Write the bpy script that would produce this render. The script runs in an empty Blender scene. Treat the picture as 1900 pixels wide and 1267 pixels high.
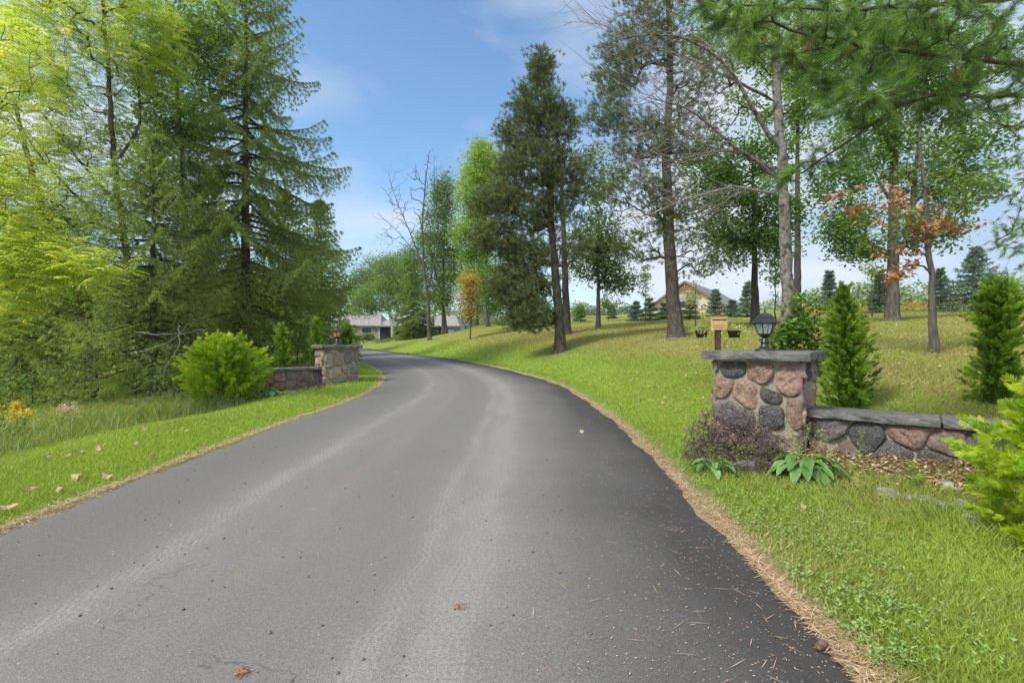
import bpy, bmesh, math, random
import numpy as np
from mathutils import Vector, noise as mnoise
R = math.radians
random.seed(11)
rng = np.random.default_rng(11)
scene = bpy.context.scene
C = scene.collection

# ------------------------------------------------------------------ camera, light, exposure
EYE = 1.3
cam_d = bpy.data.cameras.new("camera")
cam_d.sensor_width = 36; cam_d.lens = 17.05; cam_d.clip_end = 4000; cam_d.clip_start = .05
cam = bpy.data.objects.new("camera", cam_d); C.objects.link(cam)
cam.location = (0, 0, EYE); cam.rotation_euler = (R(90), 0, 0)
scene.camera = cam

SUN_EL, SUN_AZ = 48, -122
world = bpy.data.worlds.new("World"); scene.world = world; world.use_nodes = True
nt = world.node_tree; nt.nodes.clear()
def N(t, k, **kw):
    n = t.nodes.new(k)
    for a, b in kw.items(): setattr(n, a, b)
    return n
out = N(nt, 'ShaderNodeOutputWorld')
sky = N(nt, 'ShaderNodeTexSky', sky_type='NISHITA', sun_disc=False)
sky.sun_elevation = R(SUN_EL); sky.sun_rotation = R(SUN_AZ); sky.air_density = 1.0; sky.dust_density = .6; sky.ozone_density = 1.0
bg1 = N(nt, 'ShaderNodeBackground'); bg1.inputs[1].default_value = .115
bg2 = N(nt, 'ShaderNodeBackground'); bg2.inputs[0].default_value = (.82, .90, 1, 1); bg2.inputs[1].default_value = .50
mx = N(nt, 'ShaderNodeMixShader')
tc = N(nt, 'ShaderNodeTexCoord'); mp = N(nt, 'ShaderNodeMapping'); mp.inputs['Scale'].default_value = (1, 1, 2.6); mp.inputs['Location'].default_value = (5.3, 2.1, 1.4)
nz = N(nt, 'ShaderNodeTexNoise'); nz.inputs['Scale'].default_value = 2.1; nz.inputs['Detail'].default_value = 7; nz.inputs['Roughness'].default_value = .55; nz.inputs['Distortion'].default_value = .5
sx = N(nt, 'ShaderNodeSeparateXYZ')
def M(t, op, a, b=None, clamp=False):
    n = N(t, 'ShaderNodeMath', operation=op, use_clamp=clamp)
    for i, v in enumerate((a, b)):
        if v is None: continue
        if isinstance(v, (int, float)): n.inputs[i].default_value = v
        else: t.links.new(v, n.inputs[i])
    return n.outputs[0]
L = nt.links.new
tint = N(nt, 'ShaderNodeMix', data_type='RGBA', blend_type='MULTIPLY'); tint.inputs[0].default_value = 1; tint.inputs[7].default_value = (.78, .98, 1.05, 1); L(sky.outputs[0], tint.inputs[6]); L(tint.outputs[2], bg1.inputs[0]); L(tc.outputs['Generated'], mp.inputs[0]); L(mp.outputs[0], nz.inputs[0]); L(tc.outputs['Generated'], sx.inputs[0])
# a clear blue gap in thin cloud, a little left of straight ahead
dx = M(nt, 'ABSOLUTE', M(nt, 'ADD', sx.outputs[0], .17))
gap = M(nt, 'MULTIPLY', M(nt, 'SUBTRACT', dx, .12), 1.9)
low = M(nt, 'MULTIPLY', M(nt, 'SUBTRACT', .36, sx.outputs[2]), .55)
f = M(nt, 'ADD', M(nt, 'ADD', gap, low), M(nt, 'MULTIPLY', M(nt, 'SUBTRACT', nz.outputs[0], .5), 2.6))
f = M(nt, 'ADD', f, .19)
f = M(nt, 'MULTIPLY', f, .95, True)
f = M(nt, 'MINIMUM', f, .88)

# unseen cloud behind the camera and overhead, added brighter for soft frontal fill
fill_cloud = M(nt, 'ADD', M(nt, 'MULTIPLY', M(nt, 'SUBTRACT', -.05, sx.outputs[1]), 1.6, True), M(nt, 'MULTIPLY', M(nt, 'SUBTRACT', sx.outputs[2], .62), 2.2, True), True)
L(M(nt, 'ADD', .50, M(nt, 'MULTIPLY', fill_cloud, .45)), bg2.inputs[1])
f = M(nt, 'MAXIMUM', f, M(nt, 'MULTIPLY', fill_cloud, .85))
cr = N(nt, 'ShaderNodeValToRGB'); cr.color_ramp.elements[0].position = .35; cr.color_ramp.elements[0].color = (.50, .66, .90, 1); cr.color_ramp.elements[1].position = .62; cr.color_ramp.elements[1].color = (.93, .96, 1, 1)
nz2 = N(nt, 'ShaderNodeTexNoise'); nz2.inputs['Scale'].default_value = 3.4; nz2.inputs['Detail'].default_value = 6; L(mp.outputs[0], nz2.inputs[0]); L(nz2.outputs[0], cr.inputs[0]); L(cr.outputs[0], bg2.inputs[0])
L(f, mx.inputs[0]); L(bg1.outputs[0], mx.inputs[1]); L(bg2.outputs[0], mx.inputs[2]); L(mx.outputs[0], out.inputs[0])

sd = bpy.data.lights.new("sun", 'SUN'); sd.energy = 2.6; sd.angle = R(13); sd.color = (1, .95, .86)
sun = bpy.data.objects.new("sun", sd); C.objects.link(sun)
az, el = R(SUN_AZ), R(SUN_EL)
sdir = Vector((math.sin(az) * math.cos(el), math.cos(az) * math.cos(el), math.sin(el)))
sun.rotation_euler = sdir.to_track_quat('Z', 'Y').to_euler(); sun.location = sdir * 60

scene.view_settings.view_transform = 'Standard'; scene.view_settings.look = 'None'
scene.view_settings.exposure = .92; scene.view_settings.gamma = 1
cy = scene.cycles
cy.use_denoising = True; cy.max_bounces = 7; cy.diffuse_bounces = 5; cy.glossy_bounces = 2; cy.transmission_bounces = 4; cy.transparent_max_bounces = 8
cy.use_adaptive_sampling = True; cy.adaptive_threshold = .015

# ------------------------------------------------------------------ mesh helpers
def unit(v):
    return v / np.maximum(np.linalg.norm(v, axis=-1, keepdims=True), 1e-9)
def rnd_unit(n):
    return unit(rng.normal(size=(n, 3)))
class MB:
    """collects geometry for ONE mesh; per-vertex 'tone' (0..1), per-vertex 'col', per-face material slot"""
    def __init__(s): s.V = []; s.F = []; s.T = []; s.K = []; s.MI = []; s.n = 0; s.hascol = False; s.SM = []
    def add(s, V, F, t=.5, col=None, mi=0, sm=False):
        V = np.asarray(V, float).reshape(-1, 3); n = len(V)
        s.V.append(V)
        s.T.append(np.broadcast_to(np.asarray(t, float), (n,)))
        if col is None: s.K.append(np.full((n, 3), .5))
        else: s.K.append(np.broadcast_to(np.asarray(col, float), (n, 3))); s.hascol = True
        if isinstance(F, np.ndarray):
            if len(F): s.F.append(F.astype(np.int64) + s.n); s.MI.append(np.full(len(F), mi)); s.SM.append(np.full(len(F), sm))
        else:
            for f in F: s.F.append(np.asarray([f], np.int64) + s.n); s.MI.append(np.array([mi])); s.SM.append(np.array([sm]))
        s.n += n
    def box(s, c, d, rz=0, t=.5, col=None, mi=0, taper=1.0):
        hx, hy, hz = d[0] / 2, d[1] / 2, d[2] / 2
        P = np.array([(x * hx * (taper if z > 0 else 1), y * hy * (taper if z > 0 else 1), z * hz) for z in (-1, 1) for x, y in ((-1, -1), (1, -1), (1, 1), (-1, 1))], float)
        a, b = math.cos(rz), math.sin(rz)
        P = np.stack([P[:, 0] * a - P[:, 1] * b, P[:, 0] * b + P[:, 1] * a, P[:, 2]], 1) + np.asarray(c, float)
        F = np.array([(3, 2, 1, 0), (4, 5, 6, 7), (0, 1, 5, 4), (1, 2, 6, 5), (2, 3, 7, 6), (3, 0, 4, 7)])
        s.add(P, F, t, col, mi)
    def lathe(s, prof, c=(0, 0, 0), sides=24, rot=0, t=.5, col=None, mi=0, sm=True, cap=True):
        a = np.arange(sides) / sides * 2 * np.pi + rot
        rr = np.array([p[0] for p in prof]); zz = np.array([p[1] for p in prof])
        V = np.stack([rr[:, None] * np.cos(a), rr[:, None] * np.sin(a), np.repeat(zz[:, None], sides, 1)], 2).reshape(-1, 3) + np.asarray(c, float)
        i, j = np.meshgrid(np.arange(len(prof) - 1), np.arange(sides), indexing='ij'); i = i.ravel(); j = j.ravel(); k = (j + 1) % sides
        F = np.stack([i * sides + j, i * sides + k, (i + 1) * sides + k, (i + 1) * sides + j], 1)
        s.add(V, F, t, col, mi, sm)
        if cap:
            for e, rev in ((0, True), (len(prof) - 1, False)):
                if rr[e] > 1e-4:
                    f = list(range(sides)); f = f[::-1] if rev else f
                    s.add(V[e * sides:(e + 1) * sides], [f], t, col, mi)
    def tube(s, pts, rad, sides=6, t=.5, col=None, mi=0):
        pts = np.asarray(pts, float); n = len(pts); rad = np.broadcast_to(np.asarray(rad, float), (n,))
        d = unit(np.gradient(pts, axis=0)); ref = np.where(np.abs(d[:, 2:3]) > .9, np.array([[1., 0, 0]]), np.array([[0, 0, 1.]]))
        if np.abs(d[:, 2]).mean() < .9 : ref = np.repeat([[0, 0, 1.]], n, 0) + 1e-3
        else: ref = np.repeat([[1., 0, 0]], n, 0)
        u = unit(np.cross(d, ref)); v = np.cross(d, u)
        a = np.arange(sides) / sides * 2 * np.pi
        V = pts[:, None] + rad[:, None, None] * (u[:, None] * np.cos(a)[None, :, None] + v[:, None] * np.sin(a)[None, :, None])
        i, j = np.meshgrid(np.arange(n - 1), np.arange(sides), indexing='ij'); i = i.ravel(); j = j.ravel(); k = (j + 1) % sides
        s.add(V.reshape(-1, 3), np.stack([i * sides + j, i * sides + k, (i + 1) * sides + k, (i + 1) * sides + j], 1), t, col, mi, True)
        s.add(V[0], [list(range(sides))], t, col, mi); s.add(V[-1], [list(range(sides))[::-1]], t, col, mi)
    def build(s, name, mats, parent=None, smooth=None):
        me = bpy.data.meshes.new(name)
        V = np.concatenate(s.V); me.vertices.add(len(V)); me.vertices.foreach_set('co', V.ravel().astype(np.float32))
        tot = np.concatenate([np.full(len(f), f.shape[1]) for f in s.F]); idx = np.concatenate([f.ravel() for f in s.F])
        me.loops.add(len(idx)); me.loops.foreach_set('vertex_index', idx.astype(np.int32))
        me.polygons.add(len(tot)); st = np.concatenate([[0], np.cumsum(tot)[:-1]])
        me.polygons.foreach_set('loop_start', st.astype(np.int32)); me.polygons.foreach_set('loop_total', tot.astype(np.int32))
        me.polygons.foreach_set('material_index', np.concatenate(s.MI).astype(np.int32))
        sm = np.concatenate(s.SM) if smooth is None else np.full(len(tot), smooth)
        me.polygons.foreach_set('use_smooth', sm.astype(bool))
        me.update(calc_edges=True)
        a = me.attributes.new('tone', 'FLOAT', 'POINT'); a.data.foreach_set('value', np.concatenate(s.T).astype(np.float32))
        if s.hascol:
            K = np.concatenate(s.K); a = me.attributes.new('col', 'FLOAT_COLOR', 'POINT')
            a.data.foreach_set('color', np.concatenate([K, np.ones((len(K), 1))], 1).astype(np.float32).ravel())
        for m in (mats if isinstance(mats, (list, tuple)) else [mats]): me.materials.append(m)
        o = bpy.data.objects.new(name, me); C.objects.link(o)
        if parent is not None: o.parent = parent
        return o
def tag(o, label=None, cat=None, group=None, kind=None):
    if label: o['label'] = label
    if cat: o['category'] = cat
    if group: o['group'] = group
    if kind: o['kind'] = kind
    return o
def thing(name, loc, label, cat, group=None, rz=0):
    o = bpy.data.objects.new(name, None); C.objects.link(o); o.location = loc; o.rotation_euler = (0, 0, rz); o.empty_display_size = .2
    return tag(o, label, cat, group)
def copy_thing(src, loc, rz, sc, label, group=None):
    r = src.copy(); C.objects.link(r); r.location = loc; r.rotation_euler = (0, 0, rz); r.scale = (sc, sc, sc); r['label'] = label
    if group: r['group'] = group
    for ch in list(src.children):
        c = ch.copy(); C.objects.link(c); c.parent = r
        for g in list(ch.children):
            d = g.copy(); C.objects.link(d); d.parent = c
    return r
def kites(P, D, Nn, Ln, Wd, t=.5, fold=.0, mid=.42):
    n = len(P); Ln = np.broadcast_to(np.asarray(Ln, float), (n,))[:, None]; Wd = np.broadcast_to(np.asarray(Wd, float), (n,))[:, None]
    S = unit(np.cross(D, Nn)); U = np.cross(S, D)
    V = np.stack([P, P + D * Ln * mid + S * Wd / 2 + U * Wd * fold, P + D * Ln, P + D * Ln * mid - S * Wd / 2 + U * Wd * fold], 1).reshape(-1, 3)
    return V, np.arange(4 * n).reshape(n, 4), np.repeat(np.broadcast_to(np.asarray(t, float), (n,)), 4)
def blades(P, D, Ln, Wd, t=.5, bend=.3):
    """grass blades: a bent quad and a tip triangle"""
    n = len(P); Ln = np.broadcast_to(Ln, (n,))[:, None]; Wd = np.broadcast_to(Wd, (n,))[:, None]
    S = unit(np.cross(D, rnd_unit(n))); H = rnd_unit(n) * [1, 1, 0]
    m = P + D * Ln * .55 + H * Ln * bend * .25; e = P + D * Ln * .95 + H * Ln * bend * .9
    V = np.stack([P - S * Wd / 2, P + S * Wd / 2, m + S * Wd * .4, m - S * Wd * .4, e], 1).reshape(-1, 3)
    b = np.arange(n)[:, None] * 5
    return V, b + np.array([0, 1, 2, 3]), b + np.array([3, 2, 4]), np.repeat(np.broadcast_to(t, (n,)), 5)
def add_blades(mb, *a, **k):
    V, F1, F2, T = blades(*a, **k)
    n0 = mb.n; mb.add(V, F1, T); mb.F.append(F2.astype(np.int64) + n0); mb.MI.append(np.zeros(len(F2))); mb.SM.append(np.full(len(F2), False))

# ------------------------------------------------------------------ materials
def newmat(name):
    m = bpy.data.materials.new(name); m.use_nodes = True; t = m.node_tree; t.nodes.clear()
    o = N(t, 'ShaderNodeOutputMaterial'); b = N(t, 'ShaderNodeBsdfPrincipled'); t.links.new(b.outputs[0], o.inputs[0])
    return m, t, b, o
def ramp(t, fac, cols, pos=None):
    r = N(t, 'ShaderNodeValToRGB'); e = r.color_ramp.elements
    pos = pos or [i / (len(cols) - 1) for i in range(len(cols))]
    while len(e) < len(cols): e.new(.5)
    for i, (c, p) in enumerate(zip(cols, pos)): e[i].position = p; e[i].color = (*c, 1)
    t.links.new(fac, r.inputs[0]); return r.outputs[0]
def noise_tex(t, scale, detail=4, rough=.55, coord='Object', sc=(1, 1, 1), dist=0):
    c = N(t, 'ShaderNodeTexCoord'); m = N(t, 'ShaderNodeMapping'); m.inputs['Scale'].default_value = sc
    n = N(t, 'ShaderNodeTexNoise'); n.inputs['Scale'].default_value = scale; n.inputs['Detail'].default_value = detail; n.inputs['Roughness'].default_value = rough; n.inputs['Distortion'].default_value = dist
    t.links.new(c.outputs[coord], m.inputs[0]); t.links.new(m.outputs[0], n.inputs[0]); return n.outputs[0]
def mixc(t, fac, a, b, mode='MIX'):
    n = N(t, 'ShaderNodeMix', data_type='RGBA', blend_type=mode)
    for i, v in ((0, fac), (6, a), (7, b)):
        if isinstance(v, (int, float)): n.inputs[i].default_value = v
        elif isinstance(v, tuple): n.inputs[i].default_value = (*v, 1)
        else: t.links.new(v, n.inputs[i])
    return n.outputs[2]
def bump(t, b, h, strength=.5, dist=.02):
    n = N(t, 'ShaderNodeBump'); n.inputs['Strength'].default_value = strength; n.inputs['Distance'].default_value = dist
    t.links.new(h, n.inputs['Height']); t.links.new(n.outputs[0], b.inputs['Normal'])
def attr(t, name):
    n = N(t, 'ShaderNodeAttribute'); n.attribute_name = name; return n
def leafmat(name, cols, trans=.4, rough=.5, pos=None, spec=.35):
    m, t, b, o = newmat(name)
    c = ramp(t, attr(t, 'tone').outputs['Fac'], cols, pos)
    t.links.new(c, b.inputs['Base Color']); b.inputs['Roughness'].default_value = rough; b.inputs['Specular IOR Level'].default_value = spec
    if trans:
        tr = N(t, 'ShaderNodeBsdfTranslucent'); g = mixc(t, 1.0, c, (1.35, 1.28, .72), 'MULTIPLY'); t.links.new(g, tr.inputs[0])
        ms = N(t, 'ShaderNodeMixShader'); ms.inputs[0].default_value = trans
        t.links.new(b.outputs[0], ms.inputs[1]); t.links.new(tr.outputs[0], ms.inputs[2]); t.links.new(ms.outputs[0], o.inputs[0])
    return m
def barkmat(name, c1, c2, scale=9, stretch=.25, bs=.8, dist=.03, extra=None):
    m, t, b, o = newmat(name)
    n1 = noise_tex(t, scale, 6, .65, sc=(1, 1, stretch), dist=.4)
    c = ramp(t, n1, [c1, c2], [.35, .68])
    if extra:
        n2 = noise_tex(t, extra[1], 3, .6, sc=extra[2]); c = mixc(t, ramp(t, n2, [(0, 0, 0), (1, 1, 1)], [extra[3], extra[3] + .06]), c, extra[0])
    t.links.new(c, b.inputs['Base Color']); b.inputs['Roughness'].default_value = .9; b.inputs['Specular IOR Level'].default_value = .15
    bump(t, b, n1, bs, dist); return m
def plain(name, c, rough=.6, metal=0, c2=None, scale=8, bs=0, spec=.5):
    m, t, b, o = newmat(name)
    if c2:
        n1 = noise_tex(t, scale, 5, .6); cc = ramp(t, n1, [c, c2], [.35, .7]); t.links.new(cc, b.inputs['Base Color'])
        if bs: bump(t, b, n1, bs, .01)
    else: b.inputs['Base Color'].default_value = (*c, 1)
    b.inputs['Roughness'].default_value = rough; b.inputs['Metallic'].default_value = metal; b.inputs['Specular IOR Level'].default_value = spec
    return m
MT = {}
MT['yellowleaf'] = leafmat('leaf_yellow_green', [(.19, .28, .05), (.34, .45, .07), (.50, .60, .12), (.66, .63, .12)], .58, pos=[0, .4, .85, 1])
MT['darkleaf'] = leafmat('leaf_deep_green', [(.05, .11, .02), (.10, .20, .025), (.20, .33, .04)], .45)
MT['midleaf'] = leafmat('leaf_mid_green', [(.06, .12, .025), (.14, .23, .04), (.26, .36, .07)], .45)
MT['brightleaf'] = leafmat('leaf_bright_green', [(.12, .22, .02), (.23, .37, .04), (.38, .5, .08)], .5)
MT['goldleaf'] = leafmat('leaf_golden', [(.26, .20, .05), (.46, .35, .09), (.6, .50, .14)], .45)
MT['rustleaf'] = leafmat('leaf_rusty_brown', [(.18, .085, .035), (.36, .18, .07), (.52, .3, .14)], .3)
MT['spruce'] = leafmat('needles_spruce', [(.09, .15, .03), (.20, .29, .05), (.36, .46, .09)], .45, .6)
MT['farleaf'] = leafmat('leaf_far_wood', [(.09, .14, .06), (.18, .24, .08), (.32, .36, .12)], .3)
MT['bluespruce'] = leafmat('needles_blue_spruce', [(.06, .10, .06), (.13, .20, .125), (.23, .33, .22)], .25, .6)
MT['pine'] = leafmat('needles_pine', [(.18, .12, .05), (.06, .085, .024), (.115, .155, .042), (.22, .27, .085)], .25, .55, pos=[0, .12, .6, 1])
MT['whitepine'] = leafmat('needles_white_pine', [(.30, .13, .04), (.05, .11, .025), (.13, .24, .045), (.30, .45, .11)], .3, .5, pos=[0, .06, .55, 1])
MT['cedar'] = leafmat('foliage_cedar', [(.04, .085, .012), (.14, .26, .02), (.30, .45, .035)], .36, .55)
MT['goldcedar'] = leafmat('foliage_golden_cedar', [(.14, .26, .015), (.28, .44, .02), (.50, .60, .04)], .42, .55)
MT['barberry'] = leafmat('leaf_barberry', [(.055, .035, .038), (.13, .08, .08), (.33, .25, .25)], .25)
MT['hosta'] = leafmat('leaf_hosta', [(.06, .15, .03), (.12, .25, .06), (.28, .43, .14)], .3, .38)
MT['weed'] = leafmat('leaf_weed', [(.10, .19, .03), (.20, .28, .06), (.40, .37, .16)], .35)
MT['goldenrod'] = leafmat('flower_yellow', [(.6, .42, .02), (.75, .55, .04)], .2)
MT['grass'] = leafmat('grass_blades', [(.46, .38, .19), (.32, .32, .09), (.24, .33, .05), (.35, .45, .07)], .35, .6, pos=[0, .22, .5, 1], spec=.2)
MT['clover'] = leafmat('clover_leaf', [(.18, .29, .08), (.31, .43, .14)], .3)
MT['straw'] = leafmat('dry_needles', [(.32, .19, .10), (.50, .34, .20), (.66, .50, .33)], .1, .8)
MT['dryleaf'] = leafmat('dry_leaf', [(.20, .11, .055), (.42, .27, .155), (.58, .43, .28)], .2, .8)
MT['darkbark'] = barkmat('bark_dark', (.035, .03, .024), (.11, .09, .072))
MT['greybark'] = barkmat('bark_grey', (.05, .045, .036), (.15, .135, .11), 12)
MT['pinebark'] = barkmat('bark_pine', (.04, .032, .026), (.135, .11, .088), 11, .35, 1, .05)
MT['birchbark'] = barkmat('bark_birch', (.085, .076, .06), (.27, .25, .21), 16, .7, .8, .03, ((.06, .05, .04), 7, (1, 1, .9), .54))
MT['twigbark'] = plain('dead_twigs', (.15, .13, .105), .9, c2=(.28, .25, .20))
MT['whitebirch'] = barkmat('bark_white_birch', (.42, .41, .38), (.66, .65, .61), 12, .8, .4, .02, ((.09, .08, .07), 6, (.6, .6, 2.2), .6))
m, t, b, o = newmat('field_stone'); n1 = noise_tex(t, 26, 7, .7); n2 = noise_tex(t, 70, 4, .7)
c = mixc(t, 1.0, attr(t, 'col').outputs['Color'], ramp(t, n1, [(.30, .29, .30), (1.25, 1.2, 1.15)], [.3, .72]), 'MULTIPLY')
c = mixc(t, ramp(t, n2, [(0, 0, 0), (.45, .45, .45)], [.52, .7]), c, (.55, .50, .43)); t.links.new(c, b.inputs['Base Color'])
b.inputs['Roughness'].default_value = .85; bump(t, b, n1, 1.0, .025); MT['stone'] = m
MT['mortar'] = plain('mortar', (.22, .19, .14), .95, c2=(.34, .30, .23), scale=30, bs=.6, spec=.2)
m, t, b, o = newmat('cap_slate'); n1 = noise_tex(t, 9, 8, .7); n2 = noise_tex(t, 4, 5, .6, sc=(1, 1, 6))
c = ramp(t, n1, [(.055, .055, .055), (.13, .125, .115), (.25, .23, .19)], [.3, .55, .8]); c = mixc(t, ramp(t, n2, [(0, 0, 0), (1, 1, 1)], [.62, .7]), c, (.26, .25, .17))
t.links.new(c, b.inputs['Base Color']); b.inputs['Roughness'].default_value = .75; bump(t, b, n1, .9, .02); MT['slab'] = m
MT['slabpale'] = plain('cap_slab_pale', (.17, .155, .12), .85, c2=(.32, .29, .22), scale=12, bs=.8)
MT['rock'] = plain('garden_rock', (.13, .12, .11), .85, c2=(.38, .35, .31), scale=14, bs=1)
MT['blackmetal'] = plain('black_cast_metal', (.018, .019, .022), .38, .2, c2=(.035, .036, .04), scale=20)
MT['brownwood'] = plain('brown_painted_post', (.07, .03, .022), .7, c2=(.12, .055, .04), scale=18)
MT['signboard'] = plain('tan_sign_board', (.50, .32, .13), .7, c2=(.62, .42, .2), scale=20)
MT['signink'] = plain('dark_lettering', (.03, .02, .015), .7)
MT['potplastic'] = plain('dark_plant_pot', (.03, .022, .018), .7)
MT['pinkpetal'] = leafmat('pale_petals', [(.75, .6, .5), (.8, .45, .5)], .3)
MT['pineneedle_litter'] = MT['straw']
m, t, b, o = newmat('clear_lamp_glass'); b.inputs['Base Color'].default_value = (.85, .93, .9, 1); b.inputs['Roughness'].default_value = .12; b.inputs['Transmission Weight'].default_value = .85; b.inputs['IOR'].default_value = 1.2; MT['glass'] = m
m, t, b, o = newmat('amber_lamp_glass'); b.inputs['Base Color'].default_value = (.85, .42, .07, 1); b.inputs['Roughness'].default_value = .25; b.inputs['Transmission Weight'].default_value = .35; MT['amber'] = m
MT['bulb'] = plain('lamp_bulb', (.8, .78, .7), .3)

# ------------------------------------------------------------------ terrain functions
def smooth_curve(Yk, Xk):
    y = np.arange(-14, 90, .1); x = np.interp(y, Yk, Xk); k = np.hanning(31); k /= k.sum()
    return y, np.convolve(np.pad(x, 15, mode='edge'), k, 'valid')
LY, LX = smooth_curve([-14, 0, 3.3, 5.4, 7.9, 10.4, 13, 15.2, 17, 20, 22.5, 27, 33, 40, 50, 62], [-3.3, -3.45, -3.52, -3.6, -3.65, -3.55, -3.7, -4.0, -4.5, -5.5, -6.7, -8.9, -12.2, -16.5, -23, -31])
RY, RX = smooth_curve([-14, 0, 1.85, 2.06, 2.56, 3.1, 3.94, 5.15, 6.6, 8.5, 11.5, 13.5, 15.3, 19.4, 26.7, 32.8, 40, 50, 62], [.9, 1.15, 1.33, 1.38, 1.43, 1.46, 1.5, 1.6, 1.68, 1.7, 1.66, 1.5, 1.15, -.1, -3.1, -7, -11.3, -17.5, -25])
def xl(Y): return np.interp(Y, LY, LX)
def xr(Y): return np.interp(Y, RY, RX)
def zroad(Y): return np.interp(Y, [12, 50, 80, 90, 130, 400, 2500], [0, .88, 1.25, 1.6, 2.2, 3.0, 5])
def sstep(a, b, x):
    t = np.clip((x - a) / (b - a), 0, 1); return t * t * (3 - 2 * t)
def height(x, y):
    x = np.asarray(x, float); y = np.asarray(y, float)
    d = np.maximum(x - np.interp(y, [48, 56, 66, 78, 92], [0, 1, 1, 1, 1]) * (np.interp(y, [50, 60, 75, 95], [-17.5, -17.5, -14, -9]) - xr(y)) - xr(y), 0); z = zroad(y)
    g = .25 + .55 * sstep(3, 10, y) + .2 * sstep(10, 18, y)
    bed = 1 - sstep(-1, 1.6, (x - 3.6) * .64 + (y - 5.6) * .77)        # the strip in front of the low wall stays low
    g = np.where(y < 9, g * (1 - .93 * bed), g)
    rise = 1.9 * (1 - np.exp(-np.maximum(d - .8, 0) / 5)) + .035 * np.clip(d - 12, 0, 30)
    z = z + rise * g * np.interp(y, [0, 60, 90, 400], [1, 1, .6, 0]) * (1 - .78 * sstep(37, 52, y) * sstep(-1, -8, x))
    z = z + sstep(26, 60, y) * .85 * sstep(2, 14, d) * np.interp(y, [0, 70, 140, 300], [1, 1, .3, 0])
    e = np.maximum(xl(y) - x - 1.6, 0)
    z = z - .95 * (1 - np.exp(-e / 5.5)) * (1 - sstep(24, 50, y))
    z = z + .035 * np.array(np.sin(x * 1.3 + y * .4) * np.sin(y * .9 - x * .3)) * sstep(0, 1.5, d + np.maximum(xl(y) - x, 0))
    far = np.hypot(x, y); z = z + sstep(200, 700, far) * 9 * (.5 + .5 * np.sin(np.arctan2(x, y) * 3 + 1)) * sstep(0, .3, np.arctan2(x, np.maximum(y, 1)))
    return z
def gh(x, y): return float(height(x, y))
def W(px, py, Y): return np.array([(px - 950) / 900 * Y, Y, EYE + (633 - py) / 900 * Y])
def G(px, Y):
    x = (px - 950) / 900 * Y; return np.array([x, Y, gh(x, Y)])

# ------------------------------------------------------------------ ground sheet
def axis(lo, hi, fine_lo, fine_hi, st, growth=1.13):
    a = list(np.arange(fine_lo, fine_hi + 1e-6, st)); s = st
    while a[-1] < hi: s *= growth; a.append(a[-1] + s)
    s = st
    while a[0] > lo: s *= growth; a.insert(0, a[0] - s)
    return np.array(a)
gx = axis(-1500, 1500, -12, 14, .16); gy = axis(-60, 2200, -2, 22, .16)
X, Y = np.meshgrid(gx, gy, indexing='ij')
Z = height(X, Y)
inroad = np.minimum(X - xl(Y), xr(Y) - X)
Z = Z - .06 * sstep(-.02, .2, inroad) * (Y < 62)
dl = xl(Y) - X; dr = X - xr(Y)
# needle litter right along both asphalt edges, worn soil in front of the walls, greener lawn near the road
lit = np.maximum(np.exp(-(dr / .13) ** 2), np.exp(-(dl / .10) ** 2)) * (Y < 26)
def blob(cx, cy, r): return np.exp(-(((X - cx) / r) ** 2 + ((Y - cy) / r) ** 2))
soil = np.clip(blob(2.6, 4.9, .6) + blob(3.3, 4.55, .45) + blob(3.9, 4.35, .5) + blob(4.4, 3.9, .5) + blob(-6.3, 12.3, .8) + .8 * blob(-5.3, 13, .6) + blob(-9.5, 14.5, 2.5) + blob(-13, 17, 4.5) + blob(-17, 14, 3), 0, 1)
green = np.clip(1.15 - np.maximum(dr - 1.6, 0) / 2.6, 0, 1); green = np.where(dr < 0, 1, green)
green = np.maximum(green, sstep(30, 45, Y) * .6)
wd = -((X - 3.45) * .64 + (Y - 5.64) * .77); wt = (X - 3.45) * .77 - (Y - 5.64) * .64
TRK = [(1040, 21, .75), (1049, 28, .8), (1256, 19.5, 1.0), (1655, 20, .9), (1402, 24, .8), (1732, 10, .35), (1462, 9.8, .5), (1110, 31, .7)]
for px_, Y_, r_ in TRK: soil = soil + 1.1 * blob((px_ - 950) / 900 * Y_, Y_ - .15, r_)
soil = np.clip(soil + .9 * sstep(-.1, .05, wd) * (1 - sstep(.75, 1.15, wd)) * sstep(-.3, .1, wt) * (1 - sstep(2.6, 3, wt)), 0, 1)
field = sstep(47, 48, Y) * (1 - sstep(70, 74, Y)) * sstep(3, 5, X)
mb = MB(); ni, nj = X.shape
i, j = np.meshgrid(np.arange(ni - 1), np.arange(nj - 1), indexing='ij'); a = (i * nj + j).ravel()
mb.add(np.stack([X, Y, Z], 2).reshape(-1, 3), np.stack([a, a + nj, a + nj + 1, a + 1], 1), lit.ravel(), np.stack([soil, field, green], 2).reshape(-1, 3), sm=True)
m, t, b, o = newmat('lawn_ground')
n1 = noise_tex(t, 1.1, 6, .62); n2 = noise_tex(t, 28, 5, .7); n3 = noise_tex(t, .28, 3, .5)
sp = N(t, 'ShaderNodeSeparateXYZ'); t.links.new(attr(t, 'col').outputs['Color'], sp.inputs[0])
gg = M(t, 'ADD', M(t, 'MULTIPLY', sp.outputs[2], .50), M(t, 'ADD', M(t, 'MULTIPLY', n1, .75), M(t, 'MULTIPLY', n3, .35)))
c = ramp(t, gg, [(.30, .23, .09), (.29, .25, .08), (.25, .27, .06), (.20, .26, .04), (.22, .31, .045)], [.40, .57, .76, .92, 1.03])
c = mixc(t, 1.0, c, ramp(t, n2, [(.5, .5, .45), (1.3, 1.3, 1.25)], [.3, .72]), 'MULTIPLY')
soilc = ramp(t, n2, [(.05, .035, .02), (.17, .12, .075), (.36, .27, .18)], [.3, .55, .75])
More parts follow.
